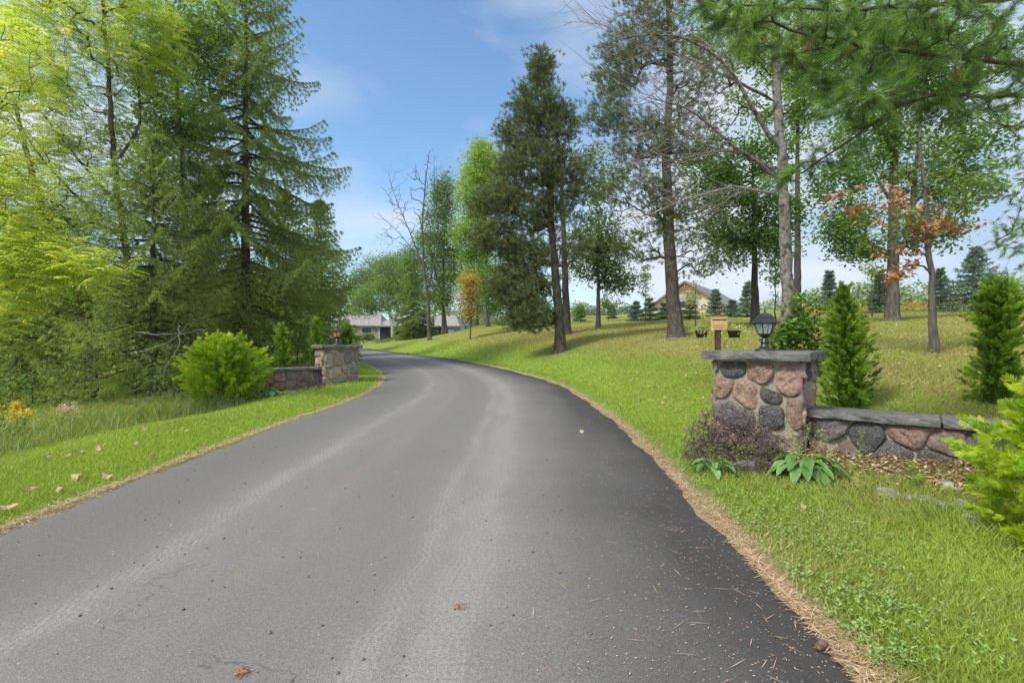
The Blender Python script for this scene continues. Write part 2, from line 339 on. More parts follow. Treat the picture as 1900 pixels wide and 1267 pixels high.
c = mixc(t, M(t, 'MULTIPLY', sp.outputs[0], M(t, 'ADD', n1, .35), True), c, soilc)
litc = ramp(t, noise_tex(t, 60, 5, .8), [(.16, .12, .06), (.38, .28, .17), (.55, .44, .31)], [.3, .5, .7])
c = mixc(t, M(t, 'MULTIPLY', attr(t, 'tone').outputs['Fac'], M(t, 'ADD', n1, .55), True), c, litc)
c = mixc(t, sp.outputs[1], c, (.52, .43, .05))
t.links.new(c, b.inputs['Base Color']); b.inputs['Roughness'].default_value = .95; b.inputs['Specular IOR Level'].default_value = .1
bump(t, b, n2, 1, .05)
MT['ground'] = m
ground = tag(mb.build('lawn', m), kind='structure')

# ------------------------------------------------------------------ driveway
ys = np.concatenate([np.arange(-14, 24, .15), np.arange(24, 60, .4)]); us = np.linspace(0, 1, 33)
Yg, Ug = np.meshgrid(ys, us, indexing='ij')
wob = lambda y, s: .035 * np.sin(y * 2.3 + s) + .03 * np.sin(y * 5.1 + 2 * s) + .02 * np.sin(y * 11.7 + s * 3) + .013 * np.sin(y * 23 + s)
Lx = xl(Yg) + wob(Yg, .3); Rx = xr(Yg) + wob(Yg, 2.1)
Xg = Lx + (Rx - Lx) * Ug
crown = .035 * (1 - (2 * Ug - 1) ** 4)
Zg = height(np.clip(Xg, xl(Yg), xr(Yg)), Yg) + .004 + crown
Zg = np.where((Ug == 0) | (Ug == 1), Zg - .03, Zg)
mb = MB(); ni, nj = Xg.shape; i, j = np.meshgrid(np.arange(ni - 1), np.arange(nj - 1), indexing='ij'); a = (i * nj + j).ravel()
mb.add(np.stack([Xg, Yg, Zg], 2).reshape(-1, 3), np.stack([a, a + 1, a + nj + 1, a + nj], 1), .5, np.stack([Ug, Yg * .1, Ug * 0], 2).reshape(-1, 3), sm=True)
m, t, b, o = newmat('asphalt')
sp = N(t, 'ShaderNodeSeparateXYZ'); t.links.new(attr(t, 'col').outputs['Color'], sp.inputs[0]); u = sp.outputs[0]; v = sp.outputs[1]
n1 = noise_tex(t, .55, 5, .6, sc=(1.6, .5, 1)); n2 = noise_tex(t, 55, 4, .75); n3 = noise_tex(t, 2.6, 6, .65, sc=(1.5, .4, 1)); n4 = noise_tex(t, 260, 2, .6)
def band(c0, w):   # gaussian stain following the wheel path
    q = M(t, 'DIVIDE', M(t, 'SUBTRACT', u, c0), w); return M(t, 'EXPONENT', M(t, 'MULTIPLY', M(t, 'MULTIPLY', q, q), -1.0))
dust = M(t, 'ADD', M(t, 'MULTIPLY', band(.66, .075), .9), M(t, 'MULTIPLY', band(.30, .09), .55))
dust = M(t, 'ADD', dust, M(t, 'MULTIPLY', band(.50, .24), .5))
# tread pattern in the fresh track
comb = N(t, 'ShaderNodeCombineXYZ'); t.links.new(u, comb.inputs[0]); t.links.new(v, comb.inputs[1])
def track(c0, w, ang, amp):
    wv = N(t, 'ShaderNodeTexWave', wave_type='BANDS', bands_direction='DIAGONAL' if ang else 'Y'); wv.inputs['Scale'].default_value = 78; wv.inputs['Distortion'].default_value = .5
    t.links.new(comb.outputs[0], wv.inputs[0])
    ws = N(t, 'ShaderNodeTexWave', wave_type='BANDS', bands_direction='X'); ws.inputs['Scale'].default_value = 44; ws.inputs['Distortion'].default_value = .15; t.links.new(comb.outputs[0], ws.inputs[0])
    g = M(t, 'MULTIPLY', M(t, 'ADD', M(t, 'MULTIPLY', wv.outputs['Fac'], .6), M(t, 'MULTIPLY', ws.outputs['Fac'], .6)), band(c0, w))
    return M(t, 'MULTIPLY', M(t, 'MULTIPLY', g, amp), M(t, 'SUBTRACT', M(t, 'MULTIPLY', n3, 2.4), .6, True))
dust = M(t, 'ADD', dust, M(t, 'ADD', M(t, 'ADD', track(.665, .026, 0, 2.0), track(.60, .014, 1, 1.5)), track(.29, .022, 1, 1.4)))
dust = M(t, 'MULTIPLY', dust, M(t, 'ADD', M(t, 'MULTIPLY', n1, .7), M(t, 'MULTIPLY', n3, .5)))
darkside = M(t, 'MULTIPLY', M(t, 'ADD', M(t, 'SUBTRACT', u, .76), M(t, 'MULTIPLY', M(t, 'SUBTRACT', n1, .5), .28)), 5.5, True)
dust = M(t, 'MULTIPLY', dust, M(t, 'SUBTRACT', 1.0, M(t, 'MULTIPLY', darkside, .9)), True)
base = mixc(t, darkside, (.122, .115, .108), (.046, .042, .041))
c = mixc(t, M(t, 'MULTIPLY', dust, .72), base, (.245, .232, .215))
c = mixc(t, M(t, 'MULTIPLY', band(.42, .03), M(t, 'MULTIPLY', n3, .45), True), c, (.24, .18, .13))
c = mixc(t, 1.0, c, ramp(t, n2, [(.82, .82, .82), (1.14, 1.14, 1.14)], [.3, .7]), 'MULTIPLY')
n5 = noise_tex(t, 150, 3, .8); c = mixc(t, 1.0, c, ramp(t, n5, [(.55, .55, .56), (1.5, 1.48, 1.42)], [.32, .68]), 'MULTIPLY')
c = mixc(t, ramp(t, n4, [(0, 0, 0), (.55, .55, .55)], [.68, .76]), c, (.36, .33, .30))
# hairline cracks
vo = N(t, 'ShaderNodeTexVoronoi', feature='DISTANCE_TO_EDGE'); vo.inputs['Scale'].default_value = .33
cc = N(t, 'ShaderNodeTexCoord'); mpp = N(t, 'ShaderNodeMapping'); mpp.inputs['Scale'].default_value = (.6, 1.3, 1); t.links.new(cc.outputs['Object'], mpp.inputs[0])
dn = N(t, 'ShaderNodeTexNoise'); dn.inputs['Scale'].default_value = 3; dn.inputs['Detail'].default_value = 5; t.links.new(mpp.outputs[0], dn.inputs[0])
add = N(t, 'ShaderNodeVectorMath', operation='ADD'); t.links.new(mpp.outputs[0], add.inputs[0]); t.links.new(dn.outputs['Color'], add.inputs[1]); t.links.new(add.outputs[0], vo.inputs[0])
crk = M(t, 'MULTIPLY', ramp(t, vo.outputs[0], [(1, 1, 1), (0, 0, 0)], [.0, .0016]), ramp(t, n1, [(0, 0, 0), (1, 1, 1)], [.56, .60]))
c = mixc(t, M(t, 'MULTIPLY', crk, .45), c, (.03, .03, .03))
t.links.new(c, b.inputs['Base Color']); b.inputs['Roughness'].default_value = .82; b.inputs['Specular IOR Level'].default_value = .35
bump(t, b, n5, .5, .004)
MT['asphalt'] = m
tag(mb.build('driveway', m), kind='structure')
# turning court in front of the house: the drive again, seen edge-on
mb = MB(); P = []
for k in range(41):
    f = k / 40; cxx = -40 + 44 * f; yy = 78 + 3.5 * math.sin(f * math.pi)
    for w_ in (-3.2, 3.2): P.append((cxx, yy + w_, gh(cxx, yy + w_) + .05))
mb.add(P, np.array([(2 * k, 2 * k + 2, 2 * k + 3, 2 * k + 1) for k in range(40)]), .5, (.5, .5, 0))
tag(mb.build('turning_court', MT['asphalt']), kind='structure')

# ------------------------------------------------------------------ grass
def scatter(n, y0, y1, spread=1.12, p=1.0):
    """points over the ground in front, denser near: density ~ 1/y^2"""
    y = y0 * (y1 / y0) ** (rng.random(n) ** p); x = (rng.random(n) * 2 - 1) * spread * y
    return x, y
def in_pad(x, y):   # footprints where no grass grows
    r = np.zeros(len(x), bool)
    for (cx, cy, s, rz) in PADS:
        a, b_ = math.cos(-rz), math.sin(-rz); u_ = (x - cx) * a - (y - cy) * b_; w_ = (x - cx) * b_ + (y - cy) * a
        r |= (np.abs(u_) < s[0] / 2) & (np.abs(w_) < s[1] / 2)
    return r
TH = R(40); PR = np.array([3.28, 5.32]); SR = 1.18
cR = PR + SR / 2 * np.array([-math.cos(TH) + math.sin(TH), math.sin(TH) + math.cos(TH)])
PH = R(37); PL = np.array([-.389 * 14.1, 14.1]); SL = 1.1
cL = PL + SL / 2 * np.array([math.cos(PH) - math.sin(PH), math.sin(PH) + math.cos(PH)])
PADS = [(cR[0], cR[1], (1.1, 1.1), -TH), (cL[0], cL[1], (1.1, 1.1), PH)]
def grass_patch(name, n, y0, y1, side):
    x, y = scatter(n, y0, y1, 1.15)
    dR = x - xr(y); dL = xl(y) - x
    keep = (dR > .02) if side > 0 else (dL > .02)
    e = dR if side > 0 else dL
    keep &= rng.random(n) < np.clip(.12 + e / .5, 0, 1)
    keep &= ~in_pad(x, y)
    if side > 0:
        wd = -((x - 3.45) * .64 + (y - 5.64) * .77); wt = (x - 3.45) * .77 - (y - 5.64) * .64; bare = (wt > -.2) & (wt < 2.8) & (wd > -.45) & (wd < .75 + .25 * np.sin(x * 7))
        keep &= ~(bare & (rng.random(n) < .85))
        for px_, Y_, r_ in TRK: keep &= ~((np.hypot(x - (px_ - 950) / 900 * Y_, y - Y_ + .15) < r_ * .8) & (rng.random(n) < .8))
    x, y, e = x[keep], y[keep], e[keep]; n = len(x)
    z = height(x, y)
    patch = .5 + .5 * np.sin(x * 1.7 + np.sin(y * 1.1) * 1.5) * np.sin(y * 1.3 + x * .5)
    patch2 = .5 + .5 * np.sin(x * .55 + 1 + np.sin(y * .6)) * np.sin(y * .45 + x * .3)
    if side > 0:
        gr = np.clip(1.15 - np.maximum(e - 1.6, 0) / 2.6, 0.12, 1)
        near = 1 - sstep(3.5, 6, y)
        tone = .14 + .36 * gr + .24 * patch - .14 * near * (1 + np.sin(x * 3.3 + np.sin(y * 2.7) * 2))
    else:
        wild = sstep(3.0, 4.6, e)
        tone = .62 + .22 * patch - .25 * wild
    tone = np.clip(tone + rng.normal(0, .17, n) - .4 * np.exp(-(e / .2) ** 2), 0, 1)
    tall = (.035 + .018 * rng.random(n)) * (1 + .25 * patch2)
    if side < 0: tall = tall * (1.2 + 5.2 * sstep(3.2, 5.0, e) * rng.random(n) ** 1.5)
    else:
        tuft = np.exp(-((x - 3.3) ** 2 + (y - 3.95) ** 2) / .35) + np.exp(-((x - 3.5) ** 2 + (y - 3.1) ** 2) / .25) * 1.4
        tall = tall * (1.1 + 1.6 * np.clip(tuft, 0, 1.3) * rng.random(n))
    tall = tall * (1 + y / 45)
    D = unit(rng.normal(size=(n, 3)) * [.42, .42, 0] + [0, 0, 1])
    D = unit(D + np.stack([np.sin(y * 2 + x), np.cos(x * 2.3), np.zeros(n)], 1) * .22)
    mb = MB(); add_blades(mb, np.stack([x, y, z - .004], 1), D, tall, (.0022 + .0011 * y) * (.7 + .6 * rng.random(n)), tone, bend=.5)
    return mb
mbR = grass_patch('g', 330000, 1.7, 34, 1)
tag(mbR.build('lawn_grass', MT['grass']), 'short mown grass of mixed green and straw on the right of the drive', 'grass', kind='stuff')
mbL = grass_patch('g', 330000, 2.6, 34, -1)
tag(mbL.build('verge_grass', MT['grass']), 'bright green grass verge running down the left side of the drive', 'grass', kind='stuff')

# ground cover: clover and cinquefoil mat at the right road edge
mb = MB(); n = 3800
y = 1.9 * (5.4 / 1.9) ** rng.random(n); x = xr(y) + .08 + np.abs(rng.normal(0, .8, n))
k = (np.sin(x * 3.1 + 1 + np.sin(y * 2)) * np.sin(y * 2.3) * .6 + np.sin(x * 9 + y * 7) * .4 + rng.normal(0, .5, n) - .25 * (x - xr(y))) > .15
k &= ~((x > 3.0) & (y > 4.2)); x, y = x[k], y[k]; n = len(x)
for q in range(3):
    a = rng.random(n) * 6.28; D = unit(np.stack([np.cos(a), np.sin(a), .35 + .3 * rng.random(n)], 1))
    P = np.stack([x, y, height(x, y) + .014 + .03 * rng.random(n)], 1)
    V, F, T = kites(P, D, np.array([0, 0, 1.]), .012 + .016 * rng.random(n), .008 + .009 * rng.random(n), rng.random(n), .15, .55); mb.add(V, F, T)
tag(mb.build('clover_patch', MT['clover']), 'grey green creeping clover mat in the grass beside the asphalt', 'ground cover', kind='stuff')

# dropped pine needles and crumbs over the asphalt and its edges
mb = MB(); n = 3600
y = 1.75 * (13 / 1.75) ** rng.random(n); side = rng.random(n)
x = np.where(side < .62, xr(y) - np.abs(rng.normal(0, .55, n)), np.where(side < .72, xl(y) + np.abs(rng.normal(0, .3, n)), xl(y) + rng.random(n) * (xr(y) - xl(y))))
k = (x > xl(y)) & (x < xr(y) + .25); x, y = x[k], y[k]; n = len(x)
uu = np.clip((x - xl(y)) / (xr(y) - xl(y)), 0, 1)
P = np.stack([x, y, height(x, y) + .010 + .035 * (1 - (2 * uu - 1) ** 4)], 1); a = rng.random(n) * 6.28
big = rng.random(n) < .05
Ln = np.where(big, .07 + .06 * rng.random(n), .005 + .014 * rng.random(n) ** 1.5); Wd = np.where(big, .0022, .0022 + .002 * rng.random(n))
D = np.stack([np.cos(a), np.sin(a), np.zeros(n)], 1)
V, F, T = kites(P, D, np.array([0, 0, 1.]), Ln, Wd * 1.3, rng.random(n), 0, .5); V[:, 2] += .001
mb.add(V, F, T)
# thick drift of needles along the edges
n = 10000; y = 1.7 * (16 / 1.7) ** rng.random(n); s = rng.random(n) < .62
x = np.where(s, xr(y) + np.abs(rng.normal(0, .042, n)) * (1.2 + np.sin(y * 4)) - .02, xl(y) - np.abs(rng.normal(0, .055, n)) + .02); a = rng.random(n) * 6.28
P = np.stack([x, y, height(x, y) + .006 + .02 * rng.random(n)], 1); D = unit(np.stack([np.cos(a), np.sin(a), rng.normal(0, .15, n)], 1))
V, F, T = kites(P, D, np.array([0, 0, 1.]), .03 + .06 * rng.random(n), .0025 + .0006 * y, rng.random(n), 0, .5); mb.add(V, F, T)
tag(mb.build('needle_litter', MT['straw']), 'scattered brown pine needles and crumbs lying over the asphalt and its edges', 'litter', kind='stuff')

# ------------------------------------------------------------------ stonework
PINK, DARK, TAN, GREY = (.31, .205, .155), (.06, .06, .062), (.38, .315, .22), (.215, .205, .18)
def clip_half(poly, p, nrm):
    outp = []
    for k in range(len(poly)):
        a, b_ = np.array(poly[k]), np.array(poly[(k + 1) % len(poly)]); da, db = (a - p) @ nrm, (b_ - p) @ nrm
        if da <= 0: outp.append(a)
        if (da < 0) != (db < 0) and abs(da - db) > 1e-9: outp.append(a + (b_ - a) * da / (da - db))
    return outp
def rand_stones(w, h, n, seed):
    r = np.random.default_rng(seed); nx = max(1, round(math.sqrt(n * w / h))); ny = max(1, round(n / nx)); S = []
    for jy in range(ny):
        for ix in range(nx): S.append(((ix + .5 + (.25 if jy % 2 else -.2) + r.uniform(-.3, .3)) / nx * w, (jy + .5 + r.uniform(-.28, .28)) / ny * h))
    S = np.array(S); res = []
    for a in range(len(S)):
        poly = [np.array(p, float) for p in ((0, 0), (w, 0), (w, h), (0, h))]
        for b_ in range(len(S)):
            if a != b_ and len(poly) > 2: d = S[b_] - S[a]; poly = clip_half(poly, (S[a] + S[b_]) / 2, d / np.linalg.norm(d))
        if len(poly) > 2: res.append([tuple(p) for p in poly])
    return res
def stone(mb, poly, org, ex, ez, nrm, col, gap=.004, bulge=.04, seed=0):
    P = np.array(poly, float); area = .5 * np.sum(P[:, 0] * np.roll(P[:, 1], -1) - np.roll(P[:, 0], -1) * P[:, 1])
    if area < 0: P = P[::-1]
    c = P.mean(0); rad = np.linalg.norm(P - c, axis=1).mean()
    P = c + (P - c) * max(.5, 1 - gap / rad)
    for _ in range(2):
        Q = np.roll(P, -1, 0); P = np.stack([P * .88 + Q * .12, P * .12 + Q * .88], 1).reshape(-1, 2)
    seg = np.linalg.norm(np.roll(P, -1, 0) - P, axis=1); cs = np.concatenate([[0], np.cumsum(seg)]); n = 30; s = np.linspace(0, cs[-1], n, endpoint=False)
    PP = np.concatenate([P, P[:1]]); P = np.stack([np.interp(s, cs, PP[:, 0]), np.interp(s, cs, PP[:, 1])], 1)
    r = np.random.default_rng(seed); rings = [(1.0, -.03), (1.0, .25), (.965, .6), (.88, .88), (.68, 1.0), (.45, 1.05), (.2, 1.08)]
    tl = r.normal(0, .2, 2); V = []
    for k, (sc, hh) in enumerate(rings):
        q = c + (P - c) * sc
        for m_, (a, b_) in enumerate(q):
            hgt = hh * bulge
            if k >= 1:
                nn = mnoise.noise(Vector((a * 9 + seed, b_ * 9, seed * .7))) * .8 + (.5 - abs(mnoise.noise(Vector((a * 15, b_ * 15 + seed, seed))))) * .7 + mnoise.noise(Vector((a * 34, b_ * 34 + seed, seed))) * .4 - .2
                hgt += nn * bulge * (.9 if k > 2 else .4) + ((a - c[0]) * tl[0] + (b_ - c[1]) * tl[1]) * .5
                if k < 3: w = .004 * mnoise.noise(Vector((a * 30, b_ * 30, seed + 5.))); a += w; b_ += w
            V.append(org + ex * a + ez * b_ + nrm * max(hgt, -.02))
    V.append(org + ex * c[0] + ez * c[1] + nrm * bulge * 1.08)
    F = [(k * n + a, k * n + (a + 1) % n, (k + 1) * n + (a + 1) % n, (k + 1) * n + a) for k in range(len(rings) - 1) for a in range(n)]
    V = np.array(V); k0 = (len(rings) - 1) * n
    col = np.array(col) * r.uniform(.8, 1.2) * (1 + r.normal(0, .04, 3)); flip = np.dot(np.cross(ex, ez), nrm) < 0
    Fq = np.array(F); Ft = np.array([(k0 + a, k0 + (a + 1) % n, len(V) - 1) for a in range(n)])
    if flip: Fq = Fq[:, ::-1]; Ft = Ft[:, ::-1]
    n0 = mb.n; mb.add(V, Fq, .5, col, sm=True); mb.F.append(Ft + n0); mb.MI.append(np.zeros(n)); mb.SM.append(np.full(n, True))
def slab(mb, c, d, rz, seed=0, rough=.012, seg=.06):
    """a rough-hewn stone slab: subdivided box whose sides are knocked about"""
    bm = bmesh.new(); bmesh.ops.create_cube(bm, size=1)
    for v in bm.verts: v.co = Vector((v.co.x * d[0], v.co.y * d[1], v.co.z * d[2]))
    for ax in range(3):
        cuts = int(d[ax] / (seg if ax < 2 else .03)); e = [e for e in bm.edges if abs((e.verts[0].co - e.verts[1].co).normalized()[ax]) > .9]
        if cuts > 0: bmesh.ops.subdivide_edges(bm, edges=e, cuts=cuts, use_grid_fill=True)
    bm.verts.ensure_lookup_table(); V = []
    for v in bm.verts:
        p = v.co.copy(); fx, fy, fz = abs(p.x) / (d[0] / 2), abs(p.y) / (d[1] / 2), p.z / (d[2] / 2)
        q = Vector((p.x * 7 + seed, p.y * 7, p.z * 12)); nz_ = mnoise.noise_vector(q); n2_ = mnoise.noise_vector(q * 3.1)
        if fx > .98: p.x += (nz_.x * rough * 1.6 + n2_.x * rough) ; p.x *= 1 - .012 * (abs(fz) > .9)
        if fy > .98: p.y += (nz_.y * rough * 1.6 + n2_.y * rough) ; p.y *= 1 - .012 * (abs(fz) > .9)
        p.z += nz_.z * rough * (.35 if fz > 0 else .5); V.append(p)
    F = [[v.index for v in f.verts] for f in bm.faces]
    bm.verts.index_update(); F = np.array([[v.index for v in f.verts] for f in bm.faces]); bm.free()
    V = np.array([tuple(v) for v in V]); a, b_ = math.cos(rz), math.sin(rz)
    V = np.stack([V[:, 0] * a - V[:, 1] * b_, V[:, 0] * b_ + V[:, 1] * a, V[:, 2]], 1) + np.asarray(c, float)
    mb.add(V, F, .5, sm=False)
def pillar(name, c, rz, body, h, cap, capt, zb, panels, label, seed):
    """square fieldstone pillar: mortar core, stones on four faces, a slab on top"""
    t_ = thing(name, (c[0], c[1], zb), label, 'stone pillar', 'fieldstone gate pillars'); 
    core = MB(); core.box((0, 0, (h - .2) / 2 + .0), (body - .06, body - .06, h + .2), rz); core.build('mortar', MT['mortar'], t_)
    st = MB()
    for f in range(4):
        ang = rz + f * math.pi / 2; ex = np.array([math.cos(ang), math.sin(ang), 0]); nn = np.array([math.sin(ang), -math.cos(ang), 0]); ez = np.array([0, 0, 1.])
        org = nn * (body / 2 - .035) - ex * body / 2
        if panels.get(f): L_ = panels[f]
        else:
            L_ = [(p, [PINK, TAN, DARK, GREY, PINK, TAN][(k * 7 + f) % 6]) for k, p in enumerate(rand_stones(body, h, 15, seed + f))]
        for k, (p, col) in enumerate(L_): stone(st, p, org, ex, ez, nn, col, seed=seed * 10 + f * 50 + k)
    st.build('stones', MT['stone'], t_)
    cp = MB(); slab(cp, (0, 0, h + capt / 2 + .002), (cap, cap, capt), rz, seed); cp.build('cap_slab', MT['slab'], t_)
    return t_
# the near pillar's road face, stone by stone as in the photograph
src = [([(220, 150), (250, 150), (254, 205), (222, 210)], TAN), ([(272, 152), (428, 150), (422, 215), (385, 240), (290, 234), (266, 205)], DARK),
       ([(440, 158), (582, 155), (588, 215), (552, 262), (505, 272), (430, 237)], PINK), ([(622, 160), (740, 158), (744, 302), (690, 328), (650, 322), (596, 277), (604, 200)], PINK),
       ([(220, 226), (352, 245), (352, 292), (290, 364), (222, 357)], PINK), ([(366, 258), (430, 250), (492, 290), (499, 360), (482, 410), (440, 417), (343, 342), (352, 300)], PINK),
       ([(512, 280), (627, 313), (640, 350), (617, 377), (575, 374), (512, 342)], DARK), ([(665, 333), (744, 323), (748, 485), (700, 505), (650, 430)], PINK),
       ([(515, 385), (640, 390), (645, 480), (600, 520), (500, 490), (495, 430)], DARK), ([(222, 375), (325, 368), (425, 428), (475, 442), (480, 520), (300, 520), (222, 470)], GREY),
       ([(222, 490), (330, 535), (480, 535), (470, 638), (222, 638)], PINK), ([(490, 515), (610, 535), (735, 512), (744, 638), (485, 638)], TAN)]
front = [([((a - 218) / 527 * .98, (640 - b_) / 505 * 1.08) for a, b_ in [(np.mean([q[0] for q in p]) + (a_ - np.mean([q[0] for q in p])) * 1.07, np.mean([q[1] for q in p]) + (b1 - np.mean([q[1] for q in p])) * 1.07) for a_, b1 in p]], c_) for p, c_ in src]
pillarR = pillar('stone_pillar', cR, -TH, .98, 1.075, 1.18, .105, 0, {0: front}, 'nearer fieldstone pillar of pink and dark boulders with a black clear-glass lantern, right of the drive', 3)
# the far pillar's face
srcL = [([(765, 580), (820, 580), (800, 660), (768, 680)], TAN), ([(830, 585), (885, 585), (880, 650), (850, 640)], TAN), ([(895, 575), (940, 575), (935, 605), (895, 610)], GREY), ([(955, 568), (1050, 568), (1050, 612), (960, 612)], TAN),
        ([(1070, 572), (1150, 575), (1130, 605), (1065, 600)], GREY), ([(820, 650), (870, 645), (875, 760), (840, 760)], GREY), ([(890, 620), (1005, 630), (1005, 775), (930, 800), (885, 765)], TAN), ([(1010, 625), (1120, 615), (1140, 755), (1015, 775)], PINK),
        ([(1130, 595), (1240, 590), (1262, 720), (1165, 755), (1130, 660)], (.2, .17, .15)), ([(1245, 560), (1330, 555), (1330, 595), (1250, 598)], GREY), ([(1270, 605), (1333, 600), (1333, 735), (1280, 720)], PINK), ([(765, 690), (800, 680), (850, 800), (800, 900), (765, 890)], TAN),
        ([(850, 790), (890, 770), (930, 820), (880, 890), (830, 890)], PINK), ([(945, 815), (1085, 785), (1120, 875), (960, 940), (935, 900)], TAN), ([(1095, 775), (1195, 755), (1200, 860), (1150, 885)], PINK), ([(1210, 750), (1335, 745), (1335, 880), (1215, 875)], GREY),
        ([(830, 905), (930, 915), (940, 985), (830, 975)], TAN), ([(960, 950), (1160, 895), (1200, 950), (1010, 995)], GREY), ([(1170, 890), (1330, 890), (1330, 945), (1210, 945)], PINK)]
frontL = [([((a - 885) / 450 * 1.0, (990 - b_) / 435 * 1.06) for a, b_ in p if True], c_) for p, c_ in srcL if min(q[0] for q in p) >= 884]
frontL += [([((a - 830) / 450 * 1.0 - .0, (990 - b_) / 435 * 1.06) for a, b_ in p], c_) for p, c_ in srcL if 829 <= min(q[0] for q in p) < 884][:0]
pillarL = pillar('stone_pillar', cL, PH, 1.0, 1.06, 1.2, .10, zroad(14.5) - .02, {0: frontL}, 'farther tan fieldstone pillar with an amber-glass lantern, left of the drive', 8)
pillarR['group'] = pillarL['group'] = 'fieldstone gate pillars'

def low_wall(name, p0, dirv, L_, h, label, seed, n1_=6, n2_=2, capsegs=2, thick=.42, zb=0, curve=0.0):
    t_ = thing(name, (p0[0], p0[1], zb), label, 'stone wall', 'low walls beside the gate pillars')
    d = np.array([dirv[0], dirv[1], 0]); d /= np.linalg.norm(d); ang = math.atan2(d[1], d[0])
    core = MB(); core.box(d * L_ / 2 + [0, 0, h / 2 - .2], (L_, thick - .06, h + .38), ang); core.build('mortar', MT['mortar'], t_)
    st = MB(); ez = np.array([0, 0, 1.])
    for sgn in (1, -1):
        nn = np.array([d[1], -d[0], 0]) * sgn; ex = d * sgn; org = nn * (thick / 2 - .035) + (0 if sgn > 0 else d * L_)
        cols = [(.10, .085, .08), PINK, (.14, .13, .12), (.24, .15, .12), (.13, .115, .11), (.22, .14, .11), (.16, .15, .13), DARK, (.2, .16, .12)]
        org = org - ez * .12
        for k, p in enumerate(rand_stones(L_, h + .12, n1_ * n2_, seed + sgn)): stone(st, p, org, ex, ez, nn, cols[(k * 5 + seed) % 9], seed=seed * 13 + k + (100 if sgn > 0 else 0), bulge=.045)
    nn = d; ex = np.array([-d[1], d[0], 0])
    for k, p in enumerate(rand_stones(thick, h, 2, seed + 9)): stone(st, p, d * (L_ - .035) - ex * thick / 2, ex, ez, nn, PINK, seed=seed + 70 + k)
    st.build('stones', MT['stone'], t_)
    for k in range(capsegs):
        l = L_ / capsegs; cp = MB(); slab(cp, d * (l * (k + .5)) + [0, 0, h + .04], (l - .012, thick + .12, .075), ang, seed + k * 7, .012); cp.build('cap_slab', MT['slab'], t_)
    return t_
dR_ = np.array([math.cos(TH), -math.sin(TH)]); sR = cR + dR_ * .5 + np.array([-.64, -.77]) * .02
low_wall('low_stone_wall', sR, dR_, 2.35, .43, 'nearer low wall of dark and pink boulders under black slabs, running behind the golden cedar', 21, 6, 2, 2, zb=-.0)
dL_ = np.array([-math.cos(PH), -math.sin(PH)]); sL = cL + dL_ * .52
low_wall('low_stone_wall', sL, dL_, 1.62, .44, 'farther low stone wall between the golden bush and the left pillar', 34, 4, 2, 1, zb=zroad(14) - .02)

# ------------------------------------------------------------------ lanterns
def lantern(loc, label, glass, H, pointed, bulb, rz=0):
    s = H / .545
    t_ = thing('pillar_lantern', loc, label, 'lantern', 'lanterns on the gate pillars', rz)
    mb = MB(); pr = [(0, 0), (.118, 0), (.12, .008), (.105, .016), (.102, .024), (.075, .034), (.06, .05), (.052, .055), (.052, .068), (.047, .072), (.047, .10), (.052, .104), (.052, .112), (.047, .116), (.044, .150), (.03, .160), (.03, .166), (.04, .172)]
    mb.lathe([(a * s, b_ * s) for a, b_ in pr], sides=28); mb.build('pedestal', MT['blackmetal'], t_)
    a0 = math.pi / 6; mb = MB()
    mb.lathe([(.035 * s, .172 * s), (.062 * s, .182 * s), (.078 * s, .205 * s), (.084 * s, .212 * s), (.07 * s, .214 * s)], sides=6, rot=a0, sm=False)
    zt, zb_, rt, rb = .352 * s, .212 * s, .132 * s, .08 * s
    for k in range(6):
        a = a0 + k * math.pi / 3; p = np.array([(rb * math.cos(a), rb * math.sin(a), zb_), (rt * math.cos(a), rt * math.sin(a), zt)]); mb.tube(p, .0062 * s, 5)
        a2 = a + math.pi / 3
        for r_, z_ in ((rt, zt), (rb, zb_)): mb.tube(np.array([(r_ * math.cos(a), r_ * math.sin(a), z_), (r_ * math.cos(a2), r_ * math.sin(a2), z_)]), .005 * s, 4)
    mb.build('frame', MT['blackmetal'], t_)
    mb = MB(); mb.lathe([((rb - .004) , zb_ + .004), ((rt - .004), zt - .004)], sides=6, rot=a0, sm=False, cap=False); g = mb.build('glass', glass, t_)
    mb = MB()
    if pointed: pr = [(.160, .350), (.165, .356), (.12, .385), (.075, .43), (.04, .475), (.018, .495), (.012, .50), (.02, .512), (.012, .525), (.006, .545), (0, .55)]
    else: pr = [(.168, .350), (.176, .353), (.172, .360), (.148, .372), (.128, .395), (.112, .425), (.085, .452), (.05, .470), (.03, .474), (0, .476)]
    mb.lathe([(a * s, b_ * s) for a, b_ in pr], sides=6, rot=a0, sm=False, cap=True); mb.build('roof', MT['blackmetal'], t_)
    if not pointed: mb = MB(); mb.lathe([(.02 * s, .470 * s), (.012 * s, .485 * s), (.016 * s, .50 * s), (.008 * s, .51 * s), (.009 * s, .525 * s), (.003 * s, .55 * s), (0, .552 * s)], sides=10); mb.build('finial', MT['blackmetal'], t_)
    mb = MB(); mb.lathe([(.014 * s, .215 * s), (.014 * s, .25 * s), (.028 * s, .275 * s), (.03 * s, .30 * s), (.02 * s, .32 * s), (0, .328 * s)], sides=14); mb.build('bulb', MT['bulb'], t_)
    return t_
lantern((cR[0], cR[1], 1.183), 'black lantern with clear glass panes and domed roof on the nearer pillar', MT['glass'], .545, False, True, .35)
lantern((cL[0] + .02, cL[1], zroad(14.5) - .02 + 1.163), 'black lantern with amber glass and pointed roof on the farther pillar', MT['amber'], .62, True, False, .1)

